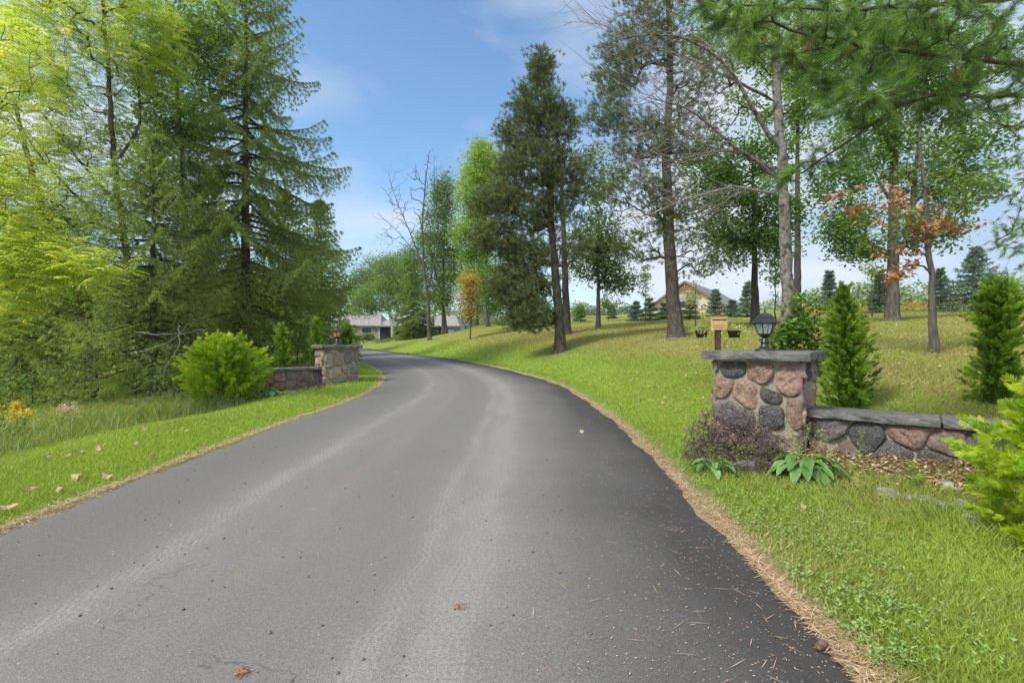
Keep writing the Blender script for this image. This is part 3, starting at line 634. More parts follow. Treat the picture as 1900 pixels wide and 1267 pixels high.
# ------------------------------------------------------------------ tree machinery
class Skel:
    def __init__(s, cap=90000): s.p = np.zeros((cap, 3)); s.par = np.full(cap, -1); s.r = np.zeros(cap); s.n = 0; s.main = np.full(cap, False); s.tr = 0
    def node(s, p, par, r=0., main=True):
        i = s.n; s.p[i] = p; s.par[i] = par; s.r[i] = r; s.main[i] = main; s.n += 1; return i
    def chain(s, par, pts, r0=0., r1=0.):
        k = len(pts); i0 = s.n
        s.p[i0:i0 + k] = pts; s.par[i0] = par; s.par[i0 + 1:i0 + k] = np.arange(i0, i0 + k - 1); s.r[i0:i0 + k] = np.linspace(r0, r1, k)
        s.main[i0] = False; s.main[i0 + 1:i0 + k] = True; s.n += k; return i0 + k - 1
def trunk_nodes(S, pts, r0, r1, seg=.3, flare=.5, par=-1, flarew=.35):
    pts = np.array(pts, float); d = np.concatenate([[0], np.cumsum(np.linalg.norm(np.diff(pts, axis=0), axis=1))]); n = max(3, int(d[-1] / seg)); s = np.linspace(0, d[-1], n)
    P = np.stack([np.interp(s, d, pts[:, k]) for k in range(3)], 1)
    k = np.ones(5) / 5; P2 = P.copy()
    for c_ in range(3 if n > 5 else 0): P2[2:-2, c_] = np.convolve(P[:, c_], k, 'valid')
    P2[1:-1] += rng.normal(0, .012, (n - 2, 3))
    rr = (r0 + (r1 - r0) * (s / d[-1]) ** .8); 
    if par < 0 and flare > 0: rr = rr * (1 + flare * np.exp(-s / flarew))
    e = S.chain(par, P2, 0, 0); S.r[e - n + 1:e + 1] = rr; return np.arange(e - n + 1, e + 1)
def grow(S, tips, seg=.3, up=.35, lift=.25, zmin=None, jit=.04, hfac=.35, pen=1.2):
    """connect every tip to the nearest sensible node already grown; returns indices of the tips"""
    base = S.n; ti = np.zeros(len(tips), int)
    P0 = S.p[:base]; dd = np.array([np.min(np.linalg.norm(P0 - q, axis=1)) for q in tips]); res = []
    for q in np.argsort(dd):
        tip = tips[q]; P = S.p[:S.n]; v = tip - P; dist = np.linalg.norm(v, axis=1); hd = np.hypot(v[:, 0], v[:, 1])
        cost = dist + pen * np.maximum(0, P[:, 2] + hfac * hd - tip[2])
        if zmin is not None: cost = cost + 50 * (P[:, 2] < zmin)
        a = int(np.argmin(cost)); A = P[a].copy(); D = dist[a]; n = max(2, int(D / seg))
        pa = S.par[a]; dirp = unit(S.p[a] - S.p[pa]) if pa >= 0 else np.array([0, 0, 1.])
        ctrl = A + v[a] * .4 + dirp * D * up * .5 + np.array([0, 0, D * lift * .5]); tt = np.linspace(0, 1, n + 1)[1:, None]
        B = (1 - tt) ** 2 * A + 2 * tt * (1 - tt) * ctrl + tt ** 2 * tip; B[:-1] += rng.normal(0, jit, (n - 1, 3)) * min(1, D)
        ti[q] = S.chain(a, B)
    return ti
def pipe(S, ti, rt=.006, ex=.5, start=None, cap=None):
    cnt = np.zeros(S.n); cnt[ti] += 1
    for i in range(S.n - 1, -1, -1):
        if S.par[i] >= 0: cnt[S.par[i]] += cnt[i]
    r = rt * np.maximum(cnt, 1) ** ex
    fixed = S.r[:S.n] > 0; rr = np.where(fixed, S.r[:S.n], r)
    for i in range(S.n):
        p = S.par[i]
        if p >= 0 and not fixed[i]: rr[i] = min(rr[i], rr[p] * (.985 if S.main[i] else .85))
    S.r[:S.n] = rr
def net(mb, S, sides=5, thin=.012, t=.5):
    """a tube for every edge, sharing rings along each branch"""
    n = S.n; e = np.where(S.par[:n] >= 0)[0]; p = S.par[e]
    d = np.zeros((n, 3)); d[e] = unit(S.p[e] - S.p[p]); d[S.par[:n] < 0] = (0, 0, 1)
    for grp, sd in ((S.r[e] >= thin, sides), (S.r[e] < thin, 3)):
        ee = e[grp]; pp = p[grp]; m_ = len(ee)
        if not m_: continue
        a = np.arange(sd) / sd * 2 * np.pi
        def ring(c, dr, r):
            ref = np.tile([.31, .95, .05], (len(c), 1)); u = unit(np.cross(dr, ref)); v = np.cross(dr, u)
            return c[:, None] + r[:, None, None] * (u[:, None] * np.cos(a)[None, :, None] + v[:, None] * np.sin(a)[None, :, None])
        ds = np.where(S.main[ee][:, None], d[pp], d[ee]); rs = np.where(S.main[ee], S.r[pp], np.minimum(S.r[pp] * .9, S.r[ee] * 1.25))
        R0 = ring(S.p[pp], ds, rs); R1 = ring(S.p[ee], d[ee], S.r[ee]); V = np.concatenate([R0, R1], 1).reshape(-1, 3)
        b = np.arange(m_)[:, None] * 2 * sd; F = np.concatenate([b + np.array([k, (k + 1) % sd, sd + (k + 1) % sd, sd + k]) for k in range(sd)])
        mb.add(V, F, t, sm=True)
def ell(c, r, n, shell=.35):
    """n points inside an ellipsoid, favouring its outer part"""
    d = rnd_unit(n); q = (shell + (1 - shell) * rng.random(n) ** .6)[:, None]; return np.asarray(c) + d * q * np.asarray(r)
def blobs(lst, Yc):
    """crown volumes given as (px, py, rx_px, ry_px, n[, dY]) seen at distance Yc -> points in metres"""
    out_ = []
    for q in lst:
        px, py, rx, ry, n = q[:5]; dY = q[5] if len(q) > 5 else 0; Y_ = Yc + dY; k = Y_ / 900
        out_.append(ell(W(px, py, Y_), (rx * k, rx * k * .8, ry * k), n))
    return np.concatenate(out_)
def leaves_at(mb, P, per, spread, size, wr=.55, droop=.3, lobes=1, tb=.5, tv=.2, mi=0, sun=True, flat=.5):
    """clusters of separate leaves about the points P"""
    n = len(P) * per; B = np.repeat(P, per, 0) + rng.normal(0, 1, (n, 3)) * np.asarray(spread) * [1, 1, .75]
    ct = np.repeat(rng.normal(0, tv, len(P)), per)
    t = np.clip(tb + ct + rng.normal(0, tv * .7, n), 0, 1)
    D = rnd_unit(n) * [1, 1, .6]; D[:, 2] -= droop; D = unit(D); Nn = unit(rnd_unit(n) * (1 - flat) + [0, 0, flat])
    sz = size * (.6 + .8 * rng.random(n))
    if lobes == 1: V, F, T = kites(B, D, Nn, sz, sz * wr, t, .12); mb.add(V, F, T, mi=mi)
    else:
        S_ = unit(np.cross(D, Nn))
        for k, (a, q) in enumerate(((0, 1), (.95, .78), (-.95, .78))):
            D2 = unit(D * math.cos(a) + S_ * math.sin(a)); V, F, T = kites(B, D2, Nn, sz * q * .75, sz * q * .42, t, .1, .5); mb.add(V, F, T, mi=mi)
def fronds_at(mb, P, per, spread, length, nl=6, leaflet=.07, tb=.5, tv=.2, wr=.36):
    """compound leaves: drooping rachis with pairs of leaflets"""
    n = len(P) * per; B = np.repeat(P, per, 0) + rng.normal(0, 1, (n, 3)) * spread; ct = np.repeat(rng.normal(0, tv, len(P)), per)
    t = np.clip(tb + ct + rng.normal(0, tv * .5, n), 0, 1); az_ = rng.random(n) * 6.283; el_ = rng.normal(.25, .3, n)
    D = np.stack([np.cos(az_) * np.cos(el_), np.sin(az_) * np.cos(el_), np.sin(el_)], 1); S_ = unit(np.cross(D, [0, 0, 1.])); Ln = length * (.7 + .6 * rng.random(n))
    for k in range(nl + 1):
        f_ = (k + .6) / (nl + .6); pos = B + D * (Ln * f_)[:, None] + np.array([0, 0, -1.]) * (Ln * .35 * f_ ** 2)[:, None]
        dd = unit(D + [0, 0, -1.1 * f_])
        for sg in ((1, -1) if k < nl else (0,)):
            dl_ = unit(dd * .55 + S_ * sg * .95 + [0, 0, -.25]) if sg else dd
            V, F, T = kites(pos, dl_, unit(rnd_unit(n) * .35 + [0, 0, 1]), leaflet * (1.15 - .3 * abs(f_ - .5)), leaflet * wr, t, .1); mb.add(V, F, T)
def broad(name, label, cat, base, trunk, r0, r1, tips, leaf, leafargs, bark, group=None, extra=None, zmin=None, seg=.35, up=.35, lift=.25, rt=.006, limbs=(), fronds=False, twigs=True, flare=.5, skipleaf=None, jit=.05):
    t_ = thing(name, tuple(base), label, cat, group)
    S = Skel(); b = np.array(base); ids = trunk_nodes(S, trunk, r0, r1, flare=flare)
    for pts, a, c_ in limbs:
        k = ids[np.argmin(np.linalg.norm(S.p[ids] - np.array(pts[0]), axis=1))]; trunk_nodes(S, [S.p[k]] + [np.array(q) for q in pts[1:]], a, c_, par=int(k))
    ti = grow(S, tips, seg, up, lift, zmin, jit)
    pipe(S, ti, rt)
    mb = MB()
    net(mb, S, 8 if r0 > .1 else 6); mb.V = [v - b for v in mb.V]; mb.build('trunk', MT[bark], t_)
    if leaf:
        # leaves along the last stretch of each twig as well as at its tip
        Q = [S.p[ti]]; par = S.par[ti]
        for k in range(2): Q.append(S.p[par]); par = np.where(S.par[par] >= 0, S.par[par], par)
        Q = np.concatenate([Q[0], Q[0], Q[1]] + ([Q[2]] if not fronds else []))
        if skipleaf is not None: Q = Q[~skipleaf(Q)]
        mb = MB(); (fronds_at if fronds else leaves_at)(mb, Q, **leafargs)
        mb.V = [v - b for v in mb.V]; mb.build('crown', MT[leaf], t_)
    if extra:
        for nm, mat, pts, args in extra:
            mb = MB(); leaves_at(mb, pts, **args); mb.V = [v - b for v in mb.V]; mb.build(nm, MT[mat], t_)
    return t_

# ------------------------------------------------------------------ spruces
def spruce(name, label, base, H, rad, nb, mat='spruce', group=None, bark='darkbark', z0=.3, lat=.16, twig=.16, tw=.035, droop=.35, hang=.7, r0=.18, power=.8, per=5, seed=0, dead=0, az=None, tone=.5):
    """rad(f) = branch length at relative height f; curtains of branchlets hang from drooping, upturned boughs"""
    global rng; keep = rng; rng = np.random.default_rng(1000 + seed)
    t_ = thing(name, tuple(base), label, 'tree', group); S = Skel(200000)
    ids = trunk_nodes(S, [(0, 0, -.15), (0, 0, H * .5), (rng.normal(0, .05), 0, H)], r0, .012, seg=.25)
    tipsP, tipsD, tipsT = [], [], []
    for k in range(nb):
        f_ = (k + .5 + rng.normal(0, .4)) / nb; f_ = min(max(f_, 0), .995) ** power; z = z0 + f_ * (H - z0) * .985; a = k * 2.39996 + rng.normal(0, .3)
        L_ = rad(f_) * rng.uniform(.6, 1.18)
        if L_ < .05: continue
        i0 = ids[np.argmin(np.abs(S.p[ids][:, 2] - z))]; n = max(3, int(L_ / .22)); s = np.linspace(0, 1, n + 1)[1:]
        up0 = np.interp(f_, [0, .5, .85, 1], [-.05, .1, .5, 1.1]); dr = droop * np.interp(f_, [0, .6, 1], [1, .8, .1])
        zz = L_ * (up0 * s - dr * 1.6 * s ** 1.6 + dr * 1.25 * s ** 3.4); dirh = np.array([math.cos(a), math.sin(a), 0])
        side = np.array([-dirh[1], dirh[0], 0]); wob_ = np.cumsum(rng.normal(0, .03, n)) * L_ / max(n, 1) * 2
        pts = S.p[i0] + dirh * (L_ * s)[:, None] + [0, 0, 1] * zz[:, None] + side * wob_[:, None]
        rb = min(.012 + L_ * .011, .05); e = S.chain(i0, pts, rb, .004)
        bt = rng.normal(0, .12)
        # branchlets to both sides, swept forward, then hanging
        m_ = max(4, int(L_ / lat)); sl = np.linspace(.12, 1, m_)
        for sg in (1, -1):
            c0 = np.stack([np.interp(sl, np.concatenate([[0], s]), np.concatenate([[S.p[i0][q]], pts[:, q]])) for q in range(3)], 1)
            ll = (.10 + .42 * L_ * (1 - sl) ** .8 * np.minimum(1, sl * 3.2)) * rng.uniform(.6, 1.25, m_)
            ll = np.minimum(ll, 1.15)
            for q in range(m_):
                fwd = unit(dirh * .75 + side * sg * rng.uniform(.5, 1.0)); nn = max(2, int(ll[q] / .13)); ss = np.linspace(0, 1, nn + 1)[1:]
                pl = c0[q] + fwd * (ll[q] * ss)[:, None] + [0, 0, -1] * (ll[q] * hang * ss ** 1.7)[:, None]
                S.chain(i0 if False else (e - n + 1 + min(n - 1, int(sl[q] * n))), pl, .0045, .002) if ll[q] > .18 else None
                tipsP.append(np.concatenate([c0[q:q + 1], pl])); tipsD.append(np.tile(fwd, (nn + 1, 1))); tipsT.append(np.full(nn + 1, bt))
    P = np.concatenate(tipsP); D = np.concatenate(tipsD); T0 = np.concatenate(tipsT); n = len(P) * per
    P = np.repeat(P, per, 0) + rng.normal(0, .02, (n, 3)); D = np.repeat(D, per, 0); T0 = np.repeat(T0, per)
    D = unit(D * .7 + rnd_unit(n) * .75 + [0, 0, -hang * .9]); tt = np.clip(tone + T0 + rng.normal(0, .18, n), 0, 1)
    V, F, T = kites(P, D, rnd_unit(n), twig * rng.uniform(.5, 1.3, n), tw, tt, .2, .4)
    mb = MB(); mb.add(V, F, T)
    # upright leader
    m_ = 40; Z_ = H - rng.random(m_) * .7; V, F, T = kites(np.stack([np.zeros(m_), np.zeros(m_), Z_], 1), unit(rnd_unit(m_) * .8 + [0, 0, 1]), rnd_unit(m_), twig, tw, .6); mb.add(V, F, T)
    mb.build('crown', MT[mat], t_); mb = MB(); net(mb, S, 8); mb.build('trunk', MT[bark], t_)
    rng = keep; return t_

# ------------------------------------------------------------------ pines
def tufts(mb, P, D, k, Ln, Wd, t, ang=.75, tv=.12):
    n = len(P) * k; t = np.clip(np.repeat(np.broadcast_to(t, (len(P),)), k) + rng.normal(0, tv, n), 0, 1)
    B = np.repeat(P, k, 0) - np.repeat(D, k, 0) * rng.uniform(0, .7, n)[:, None] * Ln; DD = unit(np.repeat(D, k, 0) + rnd_unit(n) * ang)
    V, F, T = kites(B, DD, rnd_unit(n), Ln * rng.uniform(.7, 1.15, n), Wd, t, 0, .35); mb.add(V, F, T)
def pine(name, label, base, trunk, r0, r1, tips, group=None, k=14, Ln=.13, Wd=.013, per=4, spread=.22, mat='pine', bark='pinebark', rt=.009, lift=-.1, up=.1, seg=.4, dead=None, tone=.5, seed=0, hfac=-.05, upt=.6, zmin=None):
    global rng; keep = rng; rng = np.random.default_rng(500 + seed)
    t_ = thing(name, tuple(base), label, 'tree', group); b = np.array(base); S = Skel(); ids = trunk_nodes(S, trunk, r0, r1, flare=.55, flarew=.4)
    ti = grow(S, tips, seg, up, lift, zmin, .05, hfac, .9)
    dt = grow(S, dead, seg, .1, -.3, None, .06, -.1) if dead is not None else np.zeros(0, int)
    pipe(S, np.concatenate([ti, dt]), rt, .48)
    mb = MB(); net(mb, S, 9); mb.V = [v - b for v in mb.V]; mb.build('trunk', MT[bark], t_)
    tp = S.p[ti]; dr = unit(tp - S.p[S.par[ti]]); axis_ = np.stack([np.interp(tp[:, 2], np.array(trunk)[:, 2], np.array(trunk)[:, q]) for q in (0, 1)] + [tp[:, 2]], 1)
    outw = unit(tp - axis_ + 1e-4)
    n = len(tp) * per; P = np.repeat(tp, per, 0) + rng.normal(0, spread, (n, 3)) * [1, 1, .55]
    D = unit(np.repeat(outw, per, 0) * .55 + rnd_unit(n) * .45 + [0, 0, upt]); ct = np.repeat(rng.normal(0, .13, len(tp)), per)
    mb = MB(); tufts(mb, P, D, k, Ln, Wd, np.clip(tone + ct + rng.normal(0, .08, n), 0, 1)); mb.V = [v - b for v in mb.V]; mb.build('crown', MT[mat], t_)
    # twigs holding the tufts
    rng = keep; return t_

# ------------------------------------------------------------------ cedars and shrubs
def sprays(mb, P, D, size, t, nl=5, wr=.2):
    """flat fan-shaped cedar sprays: an axis with forward-swept side fronds"""
    n = len(P); Nn = unit(np.cross(D, rnd_unit(n))); S_ = unit(np.cross(D, Nn)); size = np.broadcast_to(size, (n,))
    V, F, T = kites(P, D, Nn, size, size * wr * .6, t, .1); mb.add(V, F, T)
    for k in range(nl):
        f_ = .12 + .7 * k / nl; sg = 1 if k % 2 else -1
        dl_ = unit(D * .8 + S_ * sg * .75 + rng.normal(0, .12, (n, 3))); V, F, T = kites(P + D * (size * f_)[:, None], dl_, Nn, size * (.62 - .42 * f_), size * wr * .75, np.clip(t + rng.normal(0, .06, n), 0, 1), .1); mb.add(V, F, T)
def cedar(name, label, base, H, prof, n, mat='cedar', size=.09, group=None, lump=.16, seed=0, lean=(0, 0), upward=1.1, cat='shrub', plume=.2, per=26, bark='darkbark', tone=.5, layers=.45, nl=5, core=.62, wr=.2):
    """plumes of flat sprays over a lumpy envelope, hollows between them shaded by a darker tone"""
    global rng; keep = rng; rng = np.random.default_rng(300 + seed)
    t_ = thing(name, tuple(base), label, cat, group); nc = max(8, n // per)
    f_ = (np.arange(nc) + rng.random(nc)) / nc; f_ = f_ ** .85 * .97; a = np.arange(nc) * 2.39996 + rng.normal(0, .25, nc); fz = np.array([p[0] for p in prof]); fr = np.array([p[1] for p in prof])
    l1 = np.array([mnoise.noise(Vector((math.cos(q) * 1.4 + seed, math.sin(q) * 1.4, z * H * 1.6))) for q, z in zip(a, f_)])
    depth = np.where(rng.random(nc) < layers, rng.uniform(.45, .8, nc), 1.0)
    r_ = np.interp(f_, fz, fr) * (1 + lump * 2.4 * l1 + rng.normal(0, lump * .55, nc)) * depth - plume * .35
    r_ = np.maximum(r_, .01)
    Cn = np.stack([np.cos(a) * r_ + lean[0] * f_, np.sin(a) * r_ + lean[1] * f_, f_ * (H - plume * .5)], 1)
    Dn = unit(np.stack([np.cos(a), np.sin(a), np.full(nc, upward)], 1) + rng.normal(0, .25, (nc, 3)) + [0, 0, 1.2] * (f_[:, None] > .9))
    pl = plume * rng.uniform(.6, 1.35, nc); tcl = tone + rng.normal(0, .22, nc) + .3 * l1
    s_ = rng.random((nc, per)); off = rnd_unit(nc * per).reshape(nc, per, 3) * (pl[:, None] * .34 * (1 - .75 * s_) * rng.random((nc, per)) ** .5)[:, :, None]
    P = (Cn[:, None] + Dn[:, None] * (pl[:, None] * s_)[:, :, None] + off).reshape(-1, 3); D = unit(np.repeat(Dn, per, 0) * .9 + off.reshape(-1, 3) / plume * 2.2 + rnd_unit(nc * per) * .4); P[:, 2] = np.maximum(P[:, 2], .01)
    t0 = np.clip(np.repeat(tcl, per) + .18 * s_.ravel() + rng.normal(0, .1, nc * per), 0, 1)
    mb = MB(); sprays(mb, P - D * size * .4, D, size * rng.uniform(.6, 1.3, nc * per), t0, nl, wr)
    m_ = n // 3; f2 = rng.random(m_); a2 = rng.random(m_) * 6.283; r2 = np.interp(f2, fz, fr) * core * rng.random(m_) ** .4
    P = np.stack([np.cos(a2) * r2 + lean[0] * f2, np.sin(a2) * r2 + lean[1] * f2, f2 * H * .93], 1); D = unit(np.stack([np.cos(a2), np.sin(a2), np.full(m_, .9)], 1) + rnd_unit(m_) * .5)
    sprays(mb, P, D, size * 1.2, np.clip(tone - .25 + rng.normal(0, .12, m_), 0, 1), 4); mb.build('foliage', MT[mat], t_)  # inner sprays toned darker to paint shade into the hollows
    mb = MB()
    for k in range(14):
        a_ = k * 2.4; z1 = H * rng.uniform(.45, .9); rr = np.interp(z1 / H, fz, fr) * .7
        mb.tube(np.array([(math.cos(a_) * .03, math.sin(a_) * .03, -.05), (math.cos(a_) * rr * .45, math.sin(a_) * rr * .45, z1 * .5), (math.cos(a_) * rr + lean[0] * .7, math.sin(a_) * rr, z1)]), [.018, .012, .004], 5)
    mb.build('stems', MT[bark], t_); rng = keep; return t_

# ================================================================== LEFT SIDE
lawn_z = gh
# tall spruce beside the gateway
def prof_f(pts):
    a = [p[0] for p in pts]; b_ = [p[1] for p in pts]; return lambda f_: float(np.interp(f_, a, b_))
b = G(455, 20.5)
spruce('spruce_tree', 'tallest dark spruce with drooping boughs behind the golden bush, left of the drive', b, 19.0, prof_f([(0, 3.6), (.15, 4.5), (.3, 4.9), (.45, 4.4), (.62, 3.2), (.8, 2.0), (.93, .9), (1, .15)]), 160, r0=.26, z0=.8, hang=.95, seed=1, per=11, twig=.15, tw=.024, lat=.2, group='spruces left of the drive', power=.9)
b = G(285, 14.6)
spruce('spruce_tree', 'shorter broad spruce between the yellow-leaved trees and the tallest spruce', b, 8.2, prof_f([(0, 2.1), (.3, 2.3), (.6, 1.7), (.85, .8), (1, .1)]), 135, r0=.16, z0=.5, hang=.9, seed=2, per=10, twig=.12, tw=.019, lat=.17, group='spruces left of the drive')
b = G(596, 29)
spruce('spruce_tree', 'dark spruce standing behind the left pillar and its narrow cedars', b, 9.5, prof_f([(0, 2.6), (.35, 2.2), (.7, 1.2), (1, .1)]), 80, r0=.16, z0=.2, hang=.8, seed=3, per=8, twig=.2, tw=.036, lat=.22, group='spruces left of the drive')
b = G(530, 35)
spruce('spruce_tree', 'farther dark spruce deep behind the low left wall', b, 12, prof_f([(0, 3.4), (.4, 2.8), (.7, 1.6), (1, .1)]), 95, r0=.18, z0=.2, hang=.8, seed=4, per=4, twig=.3, tw=.07, lat=.28, group='spruces left of the drive')
b = G(40, 19)
spruce('spruce_tree', 'shaded spruce low behind the yellow-leaved trees at the left edge', b, 6.5, prof_f([(0, 2.6), (.4, 2.3), (.7, 1.2), (1, .1)]), 80, r0=.14, z0=.4, hang=.8, seed=5, per=7, twig=.18, tw=.03, lat=.24, group='spruces left of the drive')
b = G(385, 25)
spruce('spruce_tree', 'dim spruce filling the gap between the two front spruces', b, 10.5, prof_f([(0, 3.0), (.35, 2.6), (.7, 1.5), (1, .1)]), 90, r0=.16, z0=.2, hang=.8, seed=6, per=7, twig=.2, tw=.036, lat=.24, group='spruces left of the drive')

# yellow-green compound-leaved trees
fa = dict(per=3, spread=.18, length=.38, nl=6, leaflet=.095, tb=.5, tv=.2)
Y0 = 16.0; b = G(262, Y0); tr = [b + [0, 0, -.2], W(240, 560, Y0), W(232, 440, Y0), W(214, 330, Y0), W(205, 200, Y0), W(196, 60, Y0), W(185, -60, Y0)]
tips = blobs([(165, 90, 150, 120, 140), (250, 60, 75, 100, 70), (70, 210, 110, 110, 90, -.5), (170, 240, 90, 90, 50, .5), (110, 360, 120, 90, 70, -.4), (40, 60, 110, 120, 110), (30, 400, 100, 120, 100, -1), (120, -90, 190, 110, 110), (300, 120, 50, 100, 40, .6)], Y0)
broad('walnut_tree', 'yellow-green compound-leaved tree with dark forking trunk at the far left', 'tree', b, tr, .15, .04, tips, 'yellowleaf', dict(fa, tb=.5), 'darkbark', 'yellow-green leafy trees at the left', fronds=True, zmin=2.2,
      limbs=[([W(230, 430, Y0), W(170, 395, Y0 - .4), W(90, 310, Y0 - .8), W(10, 200, Y0 - 1)], .06, .02), ([W(222, 380, Y0), W(140, 290, Y0 - .2), W(70, 200, Y0)], .05, .02), ([W(212, 310, Y0), W(262, 240, Y0 + .3), W(255, 90, Y0 + .6)], .06, .02)])
Y0 = 15; b = G(168, Y0); tr = [b + [0, 0, -.2], W(166, 620, Y0), W(150, 540, Y0), W(95, 440, Y0), W(60, 330, Y0), W(30, 200, Y0)]
tips = blobs([(100, 520, 110, 70, 90), (40, 440, 110, 90, 90), (190, 500, 70, 70, 50), (30, 600, 90, 60, 60), (150, 380, 80, 90, 50)], Y0)
broad('walnut_tree', 'shaded leafy tree with a thick dark trunk rising from the hollow on the left', 'tree', b, tr, .20, .05, tips, 'yellowleaf', dict(fa, tb=.25), 'darkbark', 'yellow-green leafy trees at the left', fronds=True, zmin=1.2)
# low yellow bough coming in from the left edge, nearer
Y0 = 9.2; b = np.array([-12.6, 8.2, gh(-12.6, 8.2)]); tr = [b + [0, 0, -.2], b + [.1, .1, 2.0], b + [.6, .3, 4.6], b + [.8, .4, 7]]
tips = blobs([(60, 480, 95, 45, 110), (20, 420, 80, 70, 60), (150, 500, 60, 28, 45), (10, 300, 70, 70, 60), (20, 560, 80, 40, 40), (20, 130, 80, 110, 70)], Y0)
broad('walnut_tree', 'golden tinged tree whose low boughs reach in at the left edge', 'tree', b, tr, .13, .03, tips, 'yellowleaf', dict(fa, per=2, tb=.72, length=.34, leaflet=.08), 'darkbark', 'yellow-green leafy trees at the left', fronds=True, zmin=1)
Y0 = 19; b = G(350, Y0); tr = [b + [0, 0, -.2], W(345, 450, Y0), W(335, 250, Y0), W(320, 60, Y0), W(300, -40, Y0)]
tips = blobs([(335, 150, 75, 130, 130), (380, 60, 60, 90, 70), (300, 300, 80, 110, 80), (290, 50, 60, 70, 50)], Y0)
broad('ash_tree', 'tall green leafy tree seen between the yellow tree and the tallest spruce', 'tree', b, tr, .15, .04, tips, 'brightleaf', dict(per=9, spread=.3, size=.15, tb=.35), 'darkbark', zmin=3)
# undergrowth along the wood edge
for k, (px, Y_, H_, r_, lab) in enumerate([(330, 13.4, 1.5, .8, 'dark leafy shrub under the spruces just left of the golden bush'), (60, 13.5, 1.3, 1.1, 'shaded shrub beneath the low boughs at the left edge'), (260, 17.5, 2.6, 1.5, 'tall shaded shrub under the middle of the wood'), (470, 18.2, 2.6, 1.2, 'tall dark shrub behind the low left wall'), (552, 19.5, 2.4, 1.1, 'dark shrub behind the left pillar'), (110, 20, 2.2, 1.8, 'wide dim shrub deep in the left wood')]):
    b = G(px, Y_); t_ = thing('shrub', tuple(b), lab, 'shrub', 'undergrowth shrubs at the wood edge'); S = Skel(20000); ids = trunk_nodes(S, [(0, 0, -.1), (0, 0, H_ * .4)], .04, .02, seg=.15)
    ti = grow(S, ell((0, 0, H_ * .5), (r_, r_, H_ * .5), 110, .5), .2, .4, .3); pipe(S, ti, .004); mb = MB(); net(mb, S, 5); mb.build('stems', MT['darkbark'], t_)
    mb = MB(); leaves_at(mb, S.p[ti], 16, .17, .09, tb=.45); mb.build('foliage', MT['midleaf'], t_)

# golden bush and narrow cedars
b = G(417, 11.9)
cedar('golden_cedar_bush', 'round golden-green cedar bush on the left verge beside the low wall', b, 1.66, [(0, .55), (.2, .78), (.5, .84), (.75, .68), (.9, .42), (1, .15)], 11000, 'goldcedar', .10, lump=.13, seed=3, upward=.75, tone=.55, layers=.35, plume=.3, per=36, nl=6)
for k, (px, Y_, H_, r_, lab) in enumerate([(523, 15.3, 1.95, .25, 'narrow upright cedar behind the low left wall'), (587, 16.2, 2.0, .2, 'thinnest upright cedar, just behind the left pillar'), (643, 17.0, 1.72, .32, 'stout dark upright cedar to the right of the amber lantern')]):
    b = G(px, Y_); cedar('columnar_cedar', lab, b, H_ + .1, [(0, .9 * r_), (.25, 1.1 * r_), (.6, r_), (.85, .75 * r_), (1, .15 * r_)], 3000 if k < 2 else 4200, 'cedar', .09, 'columnar cedars', seed=20 + k, tone=[.7, .7, .4][k], lump=.22, plume=.2, per=18)
# right of the drive
b = np.array([*((1578 - 950) / 900 * 6.8, 6.8), 0]); b[2] = gh(b[0], b[1])
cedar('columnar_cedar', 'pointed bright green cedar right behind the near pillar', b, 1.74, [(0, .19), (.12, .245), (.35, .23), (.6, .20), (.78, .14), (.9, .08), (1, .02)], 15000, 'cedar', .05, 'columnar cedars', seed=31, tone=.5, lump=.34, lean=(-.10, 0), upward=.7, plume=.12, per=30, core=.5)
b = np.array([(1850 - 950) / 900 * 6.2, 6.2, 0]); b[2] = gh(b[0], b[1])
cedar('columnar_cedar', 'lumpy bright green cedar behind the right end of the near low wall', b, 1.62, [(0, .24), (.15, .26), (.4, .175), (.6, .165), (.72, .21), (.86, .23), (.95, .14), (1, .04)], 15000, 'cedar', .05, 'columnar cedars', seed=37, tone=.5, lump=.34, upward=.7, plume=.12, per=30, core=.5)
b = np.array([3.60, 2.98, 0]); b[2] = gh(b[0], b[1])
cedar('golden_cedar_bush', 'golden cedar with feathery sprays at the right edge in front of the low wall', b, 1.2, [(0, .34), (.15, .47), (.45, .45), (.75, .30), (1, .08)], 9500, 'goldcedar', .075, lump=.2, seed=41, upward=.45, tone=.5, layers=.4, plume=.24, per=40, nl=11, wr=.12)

# barberries, hostas, rocks, weeds
def barberry(loc, r_, H_, label, n, sd):
    global rng; keep = rng; rng = np.random.default_rng(sd)
    t_ = thing('barberry_bush', tuple(loc), label, 'shrub', 'purple barberry bushes'); S = Skel(20000); ids = trunk_nodes(S, [(0, 0, -.05), (0, 0, H_ * .15)], .02, .012, seg=.03, flare=0)
    d = rnd_unit(n); d[:, 2] = np.abs(d[:, 2]); tips = d * np.array([r_, r_, H_]) * (.6 + .42 * rng.random(n))[:, None]; ti = grow(S, tips, .07, .5, .25, jit=.01); pipe(S, ti, .0013, .45)
    mb = MB(); net(mb, S, 4, .002); mb.build('stems', MT['darkbark'], t_)
    P = S.p[:S.n][S.r[:S.n] < .0045]; mb = MB(); leaves_at(mb, P, 7, .018, .016, .6, 0, tb=.45, tv=.25, flat=.3); mb.build('foliage', MT['barberry'], t_); rng = keep
barberry((2.36, 5.15, gh(2.36, 5.15)), .54, .62, 'spiky purple barberry in front of the near pillar', 1150, 5)
barberry((-5.55, 13.15, gh(-5.5, 13.1)), .5, .5, 'reddish barberry in front of the farther pillar', 500, 6)
